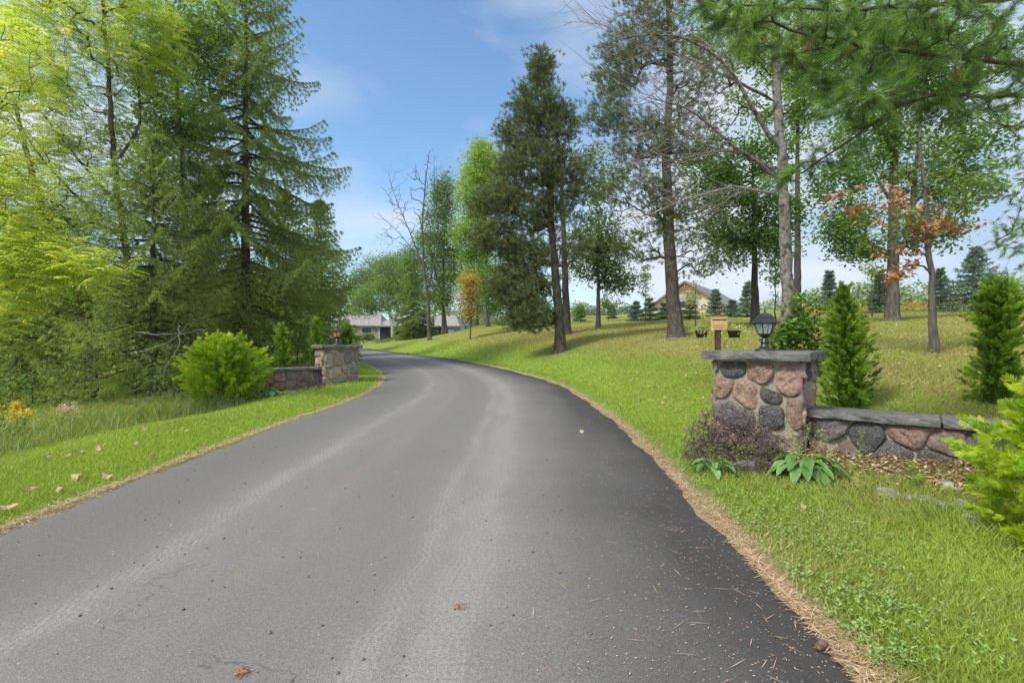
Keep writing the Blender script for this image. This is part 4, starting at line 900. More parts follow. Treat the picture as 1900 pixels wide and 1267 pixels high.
def hosta(loc, n, Ls, label, sd, flowers=0):
    global rng; keep = rng; rng = np.random.default_rng(sd)
    t_ = thing('hosta_plant', tuple(loc), label, 'plant', 'hostas at the gateway'); mb = MB()
    for k in range(n):
        a = k * 2.4 + rng.normal(0, .2); ring_ = k / n; Lf = Ls * rng.uniform(.8, 1.15); rise = 1.15 - .85 * ring_ + rng.normal(0, .1); d = np.array([math.cos(a), math.sin(a), 0]); s_ = np.array([-d[1], d[0], 0])
        p0 = d * Ls * .12; pet = Lf * (.9 + .5 * ring_); top = p0 + d * pet * (.35 + .65 * ring_) + np.array([0, 0, pet * rise * .95]); V = []; nu = 7
        for i_ in range(nu + 1):
            u_ = i_ / nu; w = .27 * Lf * math.sin(math.pi * min(1, u_ * .92 + .06) ** .8) ** .8 * (1 if u_ < 1 else .05); c_ = top + d * Lf * .85 * u_ + np.array([0, 0, Lf * (.28 * rise * u_ - (.62 + .2 * ring_) * u_ * u_)])
            for v_ in (-1, -.5, 0, .5, 1): V.append(c_ + s_ * w * v_ + np.array([0, 0, Lf * .09 * abs(v_) ** 1.5 * (1 - u_ * .5) + .004 * math.sin(i_ * 2 + v_ * 5)]))
        F = np.array([(i_ * 5 + j_, i_ * 5 + j_ + 1, i_ * 5 + j_ + 6, i_ * 5 + j_ + 5) for i_ in range(nu) for j_ in range(4)]); tt = rng.uniform(.2, .95)
        mb.add(V, F, [tt + (.25 if j_ in (0, 4) else 0) for i_ in range(nu + 1) for j_ in range(5)], sm=True); mb.tube([p0 * .5, (p0 + top) / 2 + [0, 0, .01], top], .004, 4, tt)
    mb.build('leaves', MT['hosta'], t_)
    if flowers:
        for k in range(flowers):
            mb = MB(); a = k * 1.7 + .4; h_ = rng.uniform(.38, .52); e = np.array([math.cos(a) * .16, math.sin(a) * .16 - .03, h_]); e2 = e + [math.cos(a) * .05, 0, .03]
            mb.tube([(0, 0, 0), e * .6 + [0, 0, .03], e, e2], .0028, 4, .4)
            P = e * .72 + (e2 - e * .72) * rng.random((44, 1)) + rng.normal(0, .012, (44, 3)); V, F, T = kites(P, unit(rnd_unit(44) + [0, 0, -.6]), rnd_unit(44), .024, .012, rng.uniform(.4, 1, 44)); mb.add(V, F, T); mb.build('seed_stalk', MT['weed'], t_)
    rng = keep
hosta((2.80, 4.66, gh(2.8, 4.66)), 64, .165, 'large hosta with broad leaves and dry seed stalks at the near pillar foot', 3, 5)
hosta((1.98, 4.78, gh(1.98, 4.78)), 16, .12, 'small bright hosta left of the rock at the near pillar', 4)
hosta((-6.35, 12.55, gh(-6.3, 12.5)), 24, .2, 'pale green hosta in front of the farther low wall', 5)
def rock(loc, d, label, sd, rz=0, mat='rock'):
    bm = bmesh.new(); bmesh.ops.create_icosphere(bm, subdivisions=3, radius=1)
    for v in bm.verts:
        q = v.co * 1.3 + Vector((sd, 0, 0)); f_ = 1 + .22 * mnoise.noise(q) + .1 * mnoise.noise(q * 3); v.co = Vector((v.co.x * d[0] / 2, v.co.y * d[1] / 2, v.co.z * d[2] / 2)) * f_
        v.co.z = max(v.co.z, -d[2] * .3)
    me = bpy.data.meshes.new('garden_rock'); bm.to_mesh(me); bm.free(); [setattr(p, 'use_smooth', True) for p in me.polygons]; me.materials.append(MT[mat]); o = bpy.data.objects.new('garden_rock', me); C.objects.link(o)
    o.location = loc; o.rotation_euler = (0, 0, rz); tag(o, label, 'rock', 'flat rocks of the bed edging')
for k, (px, Y_, d, lab) in enumerate([(1385, 4.95, (.26, .2, .16), 'rounded grey rock at the foot of the purple barberry'), (1650, 4.12, (.28, .2, .09), 'flat pale rock nearest the drive in the bed edging'), (1712, 3.95, (.36, .2, .08), 'long flat rock in the middle of the bed edging'), (1790, 3.82, (.24, .2, .09), 'small flat rock near the golden cedar'), (1802, 3.62, (.34, .16, .08), 'lowest flat rock half under the golden cedar'),
                                (1760, 4.3, (.2, .16, .08), 'small rock lying against the low wall'), (1310, 5.2, (.16, .1, .08), 'little rock left of the small hosta'), (1475, 4.9, (.15, .1, .07), 'little rock under the large hosta'), (545, 12.6, (.3, .25, .16), 'rock at the foot of the reddish barberry'), (418, 11.1, (.3, .22, .12), 'rock under the golden bush on the verge')]):
    p = G(px, Y_); rock((p[0], p[1], p[2] + d[2] * .04), d, lab, k * 3.3, k)
# leaf litter in the bed and drift under trees
mb = MB(); n = 1900; wd = rng.random(n) ** 1.3 * 1.15; wt = rng.random(n) * 3.0 - .5; x = 3.45 - .64 * wd + .77 * wt; y = 5.64 - .77 * wd - .64 * wt
D = unit(rnd_unit(n) * [1, 1, .35]); V, F, T = kites(np.stack([x, y, height(x, y) + .015 + .02 * rng.random(n)], 1), D, unit(rnd_unit(n) * .5 + [0, 0, 1]), .025 + .045 * rng.random(n), .015 + .02 * rng.random(n), rng.random(n), .2); mb.add(V, F, T)
tag(mb.build('leaf_litter', MT['dryleaf']), 'dry brown leaf litter in the bed before the near low wall', 'litter', kind='stuff')
mb = MB(); n = 1100; y = 7 * (34 / 7) ** rng.random(n); x = xr(y) + 1 + rng.random(n) * y * .95; D = unit(rnd_unit(n) * [1, 1, .3]); s_ = .04 + .0025 * y
V, F, T = kites(np.stack([x, y, height(x, y) + .045], 1), D, unit(rnd_unit(n) * .4 + [0, 0, 1]), s_, s_ * .7, rng.random(n), .2); mb.add(V, F, T)
tag(mb.build('lawn_leaf_litter', MT['dryleaf']), 'scattered fallen leaves over the lawn under the right-hand trees', 'litter', kind='stuff')
def road_z(x, y):
    u_ = (x - xl(y)) / (xr(y) - xl(y)); return gh(x, y) + .004 + .035 * (1 - (2 * u_ - 1) ** 4)
# individually visible fallen leaves
def leaf_mesh():
    mb = MB(); a = np.linspace(0, 2 * np.pi, 11, endpoint=False); r_ = np.where(np.arange(11) % 2 == 0, 1, .68) * np.array([1.2, 1, 1, 1, .9, 1, .9, 1, 1, 1, 1]); V = [(0, 0, .12)] + [(math.cos(q) * s_, math.sin(q) * s_ * .8, .35 * math.sin(q * 2 + 1)) for q, s_ in zip(a, r_)]
    mb.add(V, np.array([(0, k + 1, (k + 1) % 11 + 1) for k in range(11)]), .7); mb.tube([(0, 0, .1), (-1.5, .1, .05)], .04, 4, .3); return mb
src_leaf = None
for k, (px, py, s_) in enumerate([(55, 902, .07), (112, 905, .06), (12, 937, .075), (142, 882, .085), (200, 880, .07), (208, 894, .045), (88, 846, .05), (125, 842, .05), (148, 834, .05), (185, 829, .06), (256, 821, .07), (284, 842, .06), (267, 792, .06), (315, 788, .05), (345, 797, .05), (247, 851, .03), (1187, 742, .075), (1230, 751, .06), (1277, 722, .05), (1492, 938, .035), (1080, 799, .07)]):
    Y_ = 900 * 1.3 / (py - 633)
    for _ in range(12): Y_ = 900 * (EYE - gh((px - 950) / 900 * Y_, Y_) - .05) / (py - 633)
    p = G(px, Y_); side_ = 'left verge' if px < 500 else 'grass right of the drive'
    if src_leaf is None: src_leaf = leaf_mesh().build('fallen_leaf', MT['dryleaf']); o = src_leaf
    else: o = src_leaf.copy(); C.objects.link(o)
    o.location = (p[0], p[1], (p[2] + .04) if not (xl(p[1]) < p[0] < xr(p[1])) else road_z(p[0], p[1]) + .008); s_ *= .8; o.scale = (s_, s_, s_); o.rotation_euler = (rng.normal(0, .3), rng.normal(0, .3) + .1, rng.random() * 6)
    tag(o, 'dry curled fallen leaf lying on the bright green left verge' if px < 500 else 'dry fallen leaf on the ground right of the drive', 'leaf', 'fallen leaves on the left verge' if px < 500 else 'fallen leaves right of the drive')
# pine cones and crushed leaves on the asphalt
p = (W(1525, 1213, 1)[0] * 2.03, 2.03); mb = MB(); 
for k in range(120):
    f_ = k / 120; a = k * 2.4; r_ = .013 * math.sin(math.pi * (f_ * .9 + .07)) ** .7; V, F, T = kites(np.array([[math.cos(a) * r_ * .6, math.sin(a) * r_ * .6, f_ * .055]]), unit(np.array([[math.cos(a), math.sin(a), .45]])), np.array([[0, 0, 1.]]), .013, .011, .2); mb.add(V, F, T)
mb.lathe([(.004, 0), (.009, .01), (.010, .03), (.005, .05), (0, .057)], sides=10, t=.1)
o = mb.build('pine_cone', plain('pine_cone', (.10, .055, .035), .8, c2=(.26, .16, .11), scale=60)); o.location = (p[0] - .02, p[1], road_z(*p) + .012); o.rotation_euler = (0, R(82), R(25)); tag(o, 'small brown pine cone lying on the asphalt at the lower right', 'pine cone')
for k, (px, py, s_) in enumerate([(851, 1133, .028), (452, 1258, .03)]):
    Y_ = 900 * 1.28 / (py - 633); x_ = (px - 950) / 900 * Y_; n = 46; mb = MB(); q = rng.normal(0, s_ * .45, (n, 2)); V, F, T = kites(np.stack([q[:, 0], q[:, 1], .004 + .006 * rng.random(n)], 1), unit(rnd_unit(n) * [1, 1, .3]), unit(rnd_unit(n) * .6 + [0, 0, 1]), s_ * .4, s_ * .3, rng.random(n)); mb.add(V, F, T)
    o = mb.build('crushed_leaf', MT['rustleaf']); o.location = (x_, Y_, road_z(x_, Y_) + .002); tag(o, ['crushed rust-coloured leaf near the middle of the drive', 'crushed rust-coloured leaf at the bottom edge of the picture'][k], 'leaf', 'crushed leaves on the drive')
# pebbles
mb = MB(); n = 160; y = 1.8 * (6 / 1.8) ** rng.random(n); x = xl(y) + rng.random(n) * (xr(y) - xl(y) - .3)
for a, b_ in zip(x, y): s_ = rng.uniform(.003, .008); mb.lathe([(0, -s_ * .3), (s_, 0), (s_ * .8, s_ * .7), (0, s_)], (a, b_, road_z(a, b_) + .001), 6, rng.random() * 3, .5)
tag(mb.build('pebbles', plain('dark_pebbles', (.03, .03, .032), .8, c2=(.2, .19, .18), scale=40)), 'small dark pebbles strewn over the asphalt', 'gravel', kind='stuff')
# stray long pine needles
# tall weeds, seed heads and goldenrod down the left slope
mb = MB(); n = 3600; y = 4.5 * (13 / 4.5) ** rng.random(n); e = 2.7 + np.abs(rng.normal(0, 1.5, n)); x = xl(y) - e; k = np.abs(x) < 1.15 * y; x, y = x[k], y[k]; n = len(x)
add_blades(mb, np.stack([x, y, height(x, y)], 1), unit(rng.normal(0, .28, (n, 3)) + [0, 0, 1]), .18 + .38 * rng.random(n) ** 1.6, .004 + .0008 * y, rng.random(n), bend=.5)
n = 900; y = 5 * (15 / 5) ** rng.random(n); x = xl(y) - 3.2 - np.abs(rng.normal(0, 1.2, n)); P = np.stack([x, y, height(x, y) + .3 + .22 * rng.random(n)], 1); leaves_at(mb, P, 9, .03, .022, .5, .3, tb=.75)
tag(mb.build('tall_weeds', MT['weed']), 'tall seeding grass and weeds along the edge of the left slope', 'weeds', kind='stuff')
def goldenrod(px, Y_, H_, label, mat='goldenrod', n=7, nm='goldenrod_plant', cat='wildflower', grp='wildflowers on the left slope'):
    b = G(px, Y_); t_ = thing(nm, tuple(b), label, cat, grp); mb = MB(); mb2 = MB()
    for k in range(n):
        a = rng.random() * 6.28; e = np.array([math.cos(a) * .16 * rng.random(), math.sin(a) * .16, H_ * rng.uniform(.8, 1.1)]); mb.tube([(0, 0, 0), e * [.4, .4, .6], e], .004, 4, .2)
        P = e * np.linspace(.2, .9, 12)[:, None]; leaves_at(mb, P, 2, .01, .07, .25, .2, tb=.2); leaves_at(mb2, e + rng.normal(0, .035, (16, 3)), 5, .02, .022, .7, 0, tb=.6)
    mb.build('stems', MT['midleaf'], t_); mb2.build('flowers', MT[mat], t_)
goldenrod(15, 8.2, .62, 'goldenrod clump with yellow heads nearest the left edge'); goldenrod(38, 8.0, .52, 'second goldenrod clump just right of the first'); goldenrod(130, 8.9, .42, 'white flowered weed between the goldenrod and the trees', 'pinkpetal', n=4, nm='white_wildflower')
# yellow-leaved seedlings and a seed-stalk weed in the bed
for k, (px, Y_, H_, lab) in enumerate([(1690, 4.25, .2, 'pale yellow-green seedling between the rocks of the bed'), (1590, 4.72, .42, 'tall thin weed rising beside the large hosta'), (1800, 4.15, .2, 'small green weed near the golden cedar')]):
    b = G(px, Y_); t_ = thing('weed_plant', tuple(b), lab, 'plant', 'weeds in the bed'); mb = MB(); e = np.array([.02, -.03, H_]); mb.tube([(0, 0, 0), e * .5, e], .003, 4, .4); P = e * np.linspace(.15, 1, 9)[:, None]; leaves_at(mb, P, 3, .012, .075 if k != 1 else .05, .35, .1, tb=.5, flat=.3); mb.build('leaves', MT['brightleaf'], t_)

# fallen dead branches among the left spruces
for k, (pts, lab) in enumerate([([W(240, 655, 12.6), W(270, 650, 12.5), W(320, 632, 12.3), W(352, 598, 12.5)], 'long bare dead bough sticking out of the wood left of the golden bush'), ([W(250, 615, 12.8), W(290, 620, 12.7), W(340, 618, 12.8), W(385, 610, 13)], 'upper bare grey dead bough among the spruces'), ([W(330, 600, 12.9), W(335, 640, 12.7), W(300, 690, 12.6), W(302, 715, 12.5)], 'curved bare twig hanging beside the golden bush')]):
    b = pts[0]; mb = MB(); S = Skel(4000); ids = trunk_nodes(S, [p - b for p in pts], .016, .005, .08, flare=0); q = S.p[ids][::2]; tips = q + rng.normal(0, .16, q.shape) + [0, 0, -.14]; ti = grow(S, tips, .06, .3, -.2, jit=.02); pipe(S, ti, .0035, .3); net(mb, S, 5, .004)
    o = mb.build('dead_branch', MT['twigbark']); o.location = tuple(b); tag(o, lab, 'branch', 'bare dead boughs in the left wood')

# ================================================================== RIGHT SIDE TREES
# main pine
Y0 = 21; b = G(1040, Y0); tr = [b + [0, 0, -.2], W(1038, 600, Y0), W(1030, 500, Y0), W(1022, 400, Y0), W(1022, 300, Y0), W(1010, 180, Y0), W(1002, 90, Y0)]
tp = blobs([(1002, 125, 26, 40, 110), (995, 190, 48, 45, 190), (965, 250, 44, 40, 160), (1035, 240, 42, 50, 170), (985, 310, 75, 45, 300), (925, 370, 50, 30, 170), (985, 390, 55, 40, 190), (1045, 340, 50, 60, 120), (925, 440, 52, 34, 210), (975, 470, 45, 40, 150), (960, 525, 60, 42, 230), (980, 585, 55, 30, 130), (1060, 440, 60, 60, 60), (1085, 320, 35, 40, 40)], Y0)
pine('pine_tree', 'tall dense dark pine nearest the drive with a bare lower trunk', b, tr, .25, .03, tp, 'pines on the lawn', k=14, Ln=.19, Wd=.019, per=5, spread=.2, seed=1)
Y0 = 28; b = G(1049, Y0); b[0] += .1; tr = [b + [0, 0, -.2], W(1050, 560, Y0), W(1046, 440, Y0), W(1040, 300, Y0)]
tp = blobs([(1040, 430, 60, 80, 150), (1000, 520, 60, 50, 90), (1050, 330, 50, 60, 80)], Y0)
pine('pine_tree', 'second pine trunk directly behind the tall dense pine', b, tr, .26, .08, tp, 'pines on the lawn', k=10, Ln=.26, Wd=.03, per=3, spread=.3, seed=2)
# big pine with open crown
Y0 = 19.5; b = G(1256, Y0); tr = [b + [0, 0, -.2], W(1248, 540, Y0), W(1241, 420, Y0), W(1236, 300, Y0), W(1244, 150, Y0), W(1240, 0, Y0), W(1238, -90, Y0)]
tp = blobs([(1145, 130, 45, 60, 190), (1200, 60, 70, 70, 240), (1125, 210, 45, 40, 130), (1185, 260, 70, 50, 200), (1280, 250, 70, 60, 130), (1165, 350, 80, 40, 120), (1290, 400, 80, 50, 100), (1190, 450, 70, 40, 70), (1300, 480, 60, 35, 44), (1290, 120, 70, 80, 160), (1230, -60, 110, 60, 160), (1235, 380, 40, 60, 80)], Y0)
dd = blobs([(1180, 300, 90, 120, 140), (1300, 330, 80, 120, 120), (1170, 420, 80, 60, 80)], Y0)
pine('pine_tree', 'big thick-trunked pine with an open ragged crown in the middle of the lawn', b, tr, .31, .06, tp, 'pines on the lawn', k=14, Ln=.20, Wd=.02, per=3, spread=.26, dead=dd, seed=3)

# row of trees beyond the drive, right of the house
Y0 = 38; b = G(797, Y0); tr = [b + [0, 0, -.2], W(795, 560, Y0), W(786, 500, Y0), W(783, 420, Y0), W(790, 330, Y0), W(797, 280, Y0)]
tp = np.concatenate([blobs([(800, 330, 26, 60, 70), (745, 340, 40, 55, 90), (715, 420, 30, 40, 40), (770, 400, 40, 60, 50), (830, 340, 20, 60, 30), (710, 450, 25, 20, 20)], Y0)])
broad('bare_tree', 'leafless grey tree with fanned bare branches standing beyond the drive', 'tree', b, tr, .17, .02, tp, None, None, 'greybark', zmin=4, limbs=[([W(787, 500, Y0), W(760, 430, Y0), W(735, 370, Y0), W(722, 330, Y0)], .07, .01), ([W(790, 540, Y0), W(815, 450, Y0), W(806, 340, Y0), W(805, 285, Y0)], .08, .01), ([W(787, 490, Y0), W(740, 430, Y0), W(700, 395, Y0)], .05, .008)], up=.3, lift=.5, rt=.014, jit=.03)
def green_tree(px, Y0, topy, basepx, cr, n, leaf, lab, r0=.15, grp='trees in the row beyond the drive', size=.18, per=17, tb=.5, lean=0, extra=None, spread=.42, nm='maple_tree', trunk_bare=.35):
    b = G(basepx, Y0); ky = Y0 / 900; ht = EYE + (633 - topy) * ky - b[2]; top = np.array([(px - 950) * ky, Y0, b[2] + ht * .92])
    tr = [b + [0, 0, -.2], b + (top - b) * [.2, 0, .35], b + (top - b) * [.6, 0, .7], top]
    tips = blobs(cr, Y0)
    return broad(nm, lab, 'tree', b, tr, r0, .03, tips, leaf, dict(per=per, spread=spread, size=size, tb=tb), 'greybark' if r0 < .2 else 'darkbark', grp, zmin=b[2] + ht * trunk_bare * .6, seg=.6, rt=.012)
green_tree(825, 44, 310, 822, [(825, 360, 26, 45, 60), (815, 420, 38, 50, 80), (828, 490, 40, 50, 80), (770, 490, 30, 50, 40), (815, 555, 35, 30, 40)], 0, 'midleaf', 'slender green tree just right of the leafless tree', .16)
green_tree(895, 42, 255, 905, [(893, 300, 32, 42, 100), (885, 360, 45, 45, 120), (880, 430, 50, 50, 130), (890, 500, 45, 50, 90), (925, 330, 28, 40, 50)], 0, 'brightleaf', 'bright yellow-green tree left of the tall dense pine', .18, tb=.6)
green_tree(955, 36, 430, 955, [(940, 500, 40, 45, 60), (960, 560, 45, 35, 55), (920, 540, 35, 40, 50)], 0, 'darkleaf', 'dark leafy tree half hidden behind the tall dense pine', .2)
green_tree(905, 50, 440, 884, [(885, 500, 35, 45, 60), (900, 560, 40, 30, 50)], 0, 'midleaf', 'green tree behind the golden sapling', .2)
green_tree(790, 56, 420, 830, [(790, 470, 45, 45, 70), (835, 520, 35, 45, 50), (780, 540, 40, 30, 50)], 0, 'darkleaf', 'dark green tree behind the leafless tree', .18)
green_tree(690, 95, 470, 690, [(700, 510, 45, 38, 110), (745, 500, 35, 35, 80), (665, 530, 25, 30, 50)], 0, 'midleaf', 'soft green tree rising behind the stone house', .25, size=.32, spread=.8)
green_tree(1110, 31, 380, 1110, [(1110, 430, 50, 45, 60), (1135, 470, 50, 40, 55), (1085, 480, 35, 40, 35), (1150, 520, 42, 25, 36), (1110, 330, 55, 60, 50)], 0, 'darkleaf', 'slim maple with smooth grey trunk between the two big pines', .17, size=.19, per=11, spread=.33, grp='maples on the lawn', trunk_bare=.6)
green_tree(1395, 24, 250, 1402, [(1395, 290, 80, 50, 70), (1350, 360, 70, 40, 60), (1440, 390, 60, 40, 55), (1350, 430, 70, 28, 50), (1410, 465, 75, 24, 50), (1310, 300, 60, 50, 50), (1335, 490, 40, 18, 16)], 0, 'darkleaf', 'green maple with smooth trunk just behind the near lantern', .22, size=.19, per=10, spread=.3, grp='maples on the lawn', trunk_bare=.75, tb=.6)
green_tree(1480, 30, -40, 1480, [(1450, 60, 110, 90, 150), (1560, 100, 100, 80, 120), (1340, 60, 80, 90, 100), (1520, 215, 110, 60, 70), (1640, 60, 110, 80, 110), (1440, 180, 90, 50, 50)], 0, 'brightleaf', 'tall leafy tree high behind the peeling birch', .25, size=.2, per=10, spread=.35, grp='maples on the lawn', trunk_bare=1.0, tb=.25)
green_tree(880, 33, 500, 872, [(868, 520, 16, 16, 26), (866, 548, 19, 18, 34), (870, 580, 16, 14, 22)], 0, 'goldleaf', 'young golden orange-leaved tree beside the drive', .05, size=.14, per=12, spread=.26, grp='saplings on the lawn')
# oak
Y0 = 20; b = G(1655, Y0); tr = [b + [0, 0, -.2], W(1657, 540, Y0), W(1657, 420, Y0), W(1658, 300, Y0), W(1668, 180, Y0), W(1665, 40, Y0), W(1660, -40, Y0)]
tips = blobs([(1580, 415, 65, 40, 45), (1700, 290, 90, 60, 55), (1775, 340, 75, 50, 45), (1560, 330, 60, 50, 40), (1610, 240, 70, 60, 50), (1720, 180, 80, 60, 50), (1800, 250, 60, 60, 40), (1660, 80, 100, 80, 80), (1780, 110, 90, 80, 80), (1740, 430, 55, 40, 36), (1590, 460, 40, 22, 22)], Y0)
broad('maple_tree', 'large spreading maple with a forked dark trunk on the right lawn', 'tree', b, tr, .27, .05, tips, 'darkleaf', dict(per=13, spread=.26, size=.16, tb=.62, tv=.22), 'greybark', 'maples on the lawn', zmin=3.6, limbs=[([W(1660, 480, Y0), W(1688, 440, Y0), W(1692, 390, Y0), W(1705, 250, Y0), W(1720, 120, Y0)], .13, .03), ([W(1656, 475, Y0), W(1600, 440, Y0), W(1560, 405, Y0)], .09, .02), ([W(1657, 380, Y0), W(1620, 320, Y0), W(1600, 240, Y0)], .08, .02), ([W(1660, 400, Y0), W(1740, 350, Y0), W(1810, 270, Y0)], .07, .02)])
# rust-leaved young tree
Y0 = 10; b = G(1732, Y0); tr = [b + [0, 0, -.1], W(1730, 560, Y0), W(1724, 450, Y0), W(1716, 350, Y0), W(1708, 270, Y0), W(1700, 180, Y0)]
tips = blobs([(1650, 390, 90, 50, 30), (1760, 400, 50, 40, 26), (1710, 300, 70, 60, 30), (1640, 440, 80, 12, 14), (1800, 360, 50, 50, 20)], Y0)
rust = np.concatenate([W(1540 + rng.normal() * 10, 372 + rng.normal() * 8, Y0)[None] for _ in range(3)] + [W(a + rng.normal() * 14, c_ + rng.normal() * 11, Y0 + rng.normal() * .15)[None] for a, c_ in [(1575, 378), (1590, 398), (1640, 350), (1655, 372), (1668, 388), (1690, 375), (1700, 420), (1712, 430), (1725, 425), (1738, 415), (1748, 405), (1760, 398), (1715, 448), (1660, 495), (1668, 508), (1655, 512), (1690, 490), (1725, 432), (1655, 360), (1620, 400), (1805, 410), (1645, 480)] for _ in range(3)])
broad('young_oak', 'young oak with rusty brown leaf clusters in front of the spreading maple', 'tree', b, tr, .085, .02, np.concatenate([tips, rust[::2]]), 'midleaf', dict(per=4, spread=.12, size=.10, tb=.5), 'greybark', None, zmin=2.6, rt=.0045, skipleaf=lambda Q: np.min(np.linalg.norm(Q[:, None] - rust[None], axis=2), axis=1) < .25,
      extra=[('rusty_leaves', 'rustleaf', rust, dict(per=13, spread=.07, size=.11, wr=.55, tb=.5))])
# peeling birch with dead limbs sweeping left
Y0 = 9.8; b = G(1462, Y0); tr = [b + [0, 0, -.2], W(1462, 560, Y0), W(1457, 430, Y0), W(1450, 300, Y0), W(1444, 200, Y0), W(1440, 90, Y0), W(1434, -40, Y0)]
dead = np.concatenate([blobs([(1180, 170, 80, 40, 70), (1240, 240, 100, 45, 120), (1150, 90, 60, 50, 50), (1200, 330, 100, 45, 120), (1300, 200, 80, 60, 70), (1110, 150, 50, 35, 30), (1220, 400, 70, 35, 40), (1330, 110, 60, 70, 50), (1110, 30, 50, 30, 30)], Y0)])
gl = blobs([(1480, 60, 60, 60, 22), (1400, 40, 60, 60, 22)], Y0)
broad('birch_tree', 'peeling pale-barked tree behind the near pillar with bare grey limbs sweeping left', 'tree', b, tr, .145, .06, np.concatenate([dead, gl]), 'midleaf', dict(per=5, spread=.15, size=.09, tb=.5), 'birchbark', None, zmin=3.0, seg=.2, up=.35, lift=.3, rt=.0065, skipleaf=lambda Q: (Q[:, 0] < W(1375, 0, Y0)[0]) | (Q[:, 2] < 5.5), flare=.25,
      limbs=[([W(1448, 290, Y0), W(1415, 240, Y0 - .2), W(1380, 165, Y0 - .3), W(1330, 90, Y0 - .5), W(1240, 55, Y0 - .6), W(1140, 75, Y0 - .7)], .055, .008), ([W(1447, 320, Y0), W(1400, 300, Y0 - .3), W(1350, 265, Y0 - .5), W(1280, 190, Y0 - .7), W(1200, 180, Y0 - .8)], .05, .008), ([W(1445, 190, Y0), W(1400, 165, Y0 - .2), W(1300, 115, Y0 - .4), W(1180, 75, Y0 - .6)], .04, .007), ([W(1452, 330, Y0), W(1390, 270, Y0 - .3), W(1300, 285, Y0 - .6), W(1190, 310, Y0 - .8)], .035, .006)])
# long bare twigs sweeping off its dead limbs
birch = [o_ for o_ in C.objects if o_.name.startswith('birch_tree')][0]; bl = np.array(birch.location); mb = MB()
lim = [[W(1415, 240, 9.6), W(1380, 165, 9.5), W(1330, 90, 9.3), W(1240, 55, 9.2), W(1140, 75, 9.1)], [W(1400, 300, 9.5), W(1350, 265, 9.3), W(1280, 190, 9.1), W(1200, 180, 9.0)], [W(1400, 165, 9.6), W(1300, 115, 9.4), W(1180, 75, 9.2)], [W(1390, 270, 9.5), W(1300, 285, 9.2), W(1190, 310, 9.0)], [W(1440, 360, 9.8), W(1360, 345, 9.4), W(1270, 370, 9.2), W(1200, 400, 9.1)]]
mb.tube(np.array(lim[4]) - bl, [.03, .02, .013, .007], 6)
for q in lim:
    q = np.array(q); dq = np.concatenate([[0], np.cumsum(np.linalg.norm(np.diff(q, axis=0), axis=1))])
    for k in range(15):
        u_ = dq[-1] * (.12 + .86 * (k + rng.random()) / 15); p0 = np.array([np.interp(u_, dq, q[:, c_]) for c_ in range(3)]); L_ = rng.uniform(.7, 1.7); el_ = rng.choice([.5, -.35, .15]) + rng.normal(0, .25); dv = np.array([-1, rng.normal(0, .45), el_]); dv /= np.linalg.norm(dv); cv = rng.normal(.15, .3)
        tt = np.linspace(0, 1, 9)[:, None]; pts = p0 + dv * L_ * tt + np.array([0, 0, cv]) * L_ * tt ** 2 + np.cumsum(rng.normal(0, .008, (9, 3)), 0); mb.tube(pts - bl, np.linspace(.0085, .003, 9), 4, .6)
        for j_ in range(2, 8):
            d2 = np.array([-.8, rng.normal(0, .5), rng.choice([-1, 1]) * rng.uniform(.3, .9)]); d2 /= np.linalg.norm(d2); l2 = L_ * rng.uniform(.15, .42); t3 = np.linspace(0, 1, 4)[:, None]; mb.tube(pts[j_] + d2 * l2 * t3 + np.array([-.3, 0, .1]) * l2 * t3 ** 2 - bl, np.linspace(.0048, .002, 4), 3, .6)
mb.build('bare_twigs', MT['twigbark'], birch)
# shrub around the birch foot
b = G(1484, 9.0); t_ = thing('viburnum_shrub', tuple(b), 'dark broad-leaved shrub growing round the foot of the peeling birch', 'shrub'); S = Skel(20000); trunk_nodes(S, [(0, 0, -.1), (0, 0, .5)], .03, .015, seg=.1)
tips = np.concatenate([ell((.02, -.05, .62), (.38, .34, .60), 150, .4), ell((.12, 0, 1.3), (.3, .25, .28), 22, .4), ell((-.38, 0, .6), (.2, .2, .4), 26, .4)]); ti = grow(S, tips, .12, .4, .3); pipe(S, ti, .0028); mb = MB(); net(mb, S, 5, .006); mb.build('stems', MT['darkbark'], t_)
mb = MB(); leaves_at(mb, S.p[ti], 13, .075, .085, .7, .35, tb=.5, tv=.2, flat=.6); mb.build('foliage', MT['darkleaf'], t_)

# white pine out of frame on the right whose boughs hang into the picture
def white_pine(b, H_, label, bough_pts, bundle, r0, sd, k=46, Ln=.14, Wd=.003):
    global rng; keep = rng; rng = np.random.default_rng(sd); b = np.array(b); t_ = thing('white_pine_tree', tuple(b), label, 'tree', 'white pines at the right')
    S = Skel(); ids = trunk_nodes(S, [b + [0, 0, -.2], b + [0, 0, H_ * .5], b + [.1, 0, H_]], r0, .06); mains = []
    for pts in bough_pts: kk = ids[np.argmin(np.abs(S.p[ids][:, 2] - pts[0][2]))]; mains.append(trunk_nodes(S, [S.p[kk]] + [np.array(p) for p in pts[1:]], .045, .008, .15, par=int(kk)))
    ti = grow(S, bundle, .12, .5, -.05, None, .02, -.1, .5); pipe(S, ti, .0024, .42); mb = MB(); net(mb, S, 7, .006); mb.V = [v - b for v in mb.V]; mb.build('trunk', MT['darkbark'], t_)
    P = S.p[ti]; D = unit(S.p[ti] - S.p[S.par[ti]]); D = unit(D * .8 + [-.3, 0, -.25]); mb = MB(); dead = rng.random(len(P)) < .03
    tufts(mb, P, D, k, Ln, Wd, np.where(dead, 0, rng.uniform(.15, 1., len(P))), .48, .08)
    pp = S.par[ti][::2]; tufts(mb, S.p[pp], D[::2], k // 2, Ln, Wd, rng.uniform(.1, .7, len(pp)), .6, .1)
    mb.V = [v - b for v in mb.V]; mb.build('crown', MT['whitepine'], t_); rng = keep
Yb = 4.2
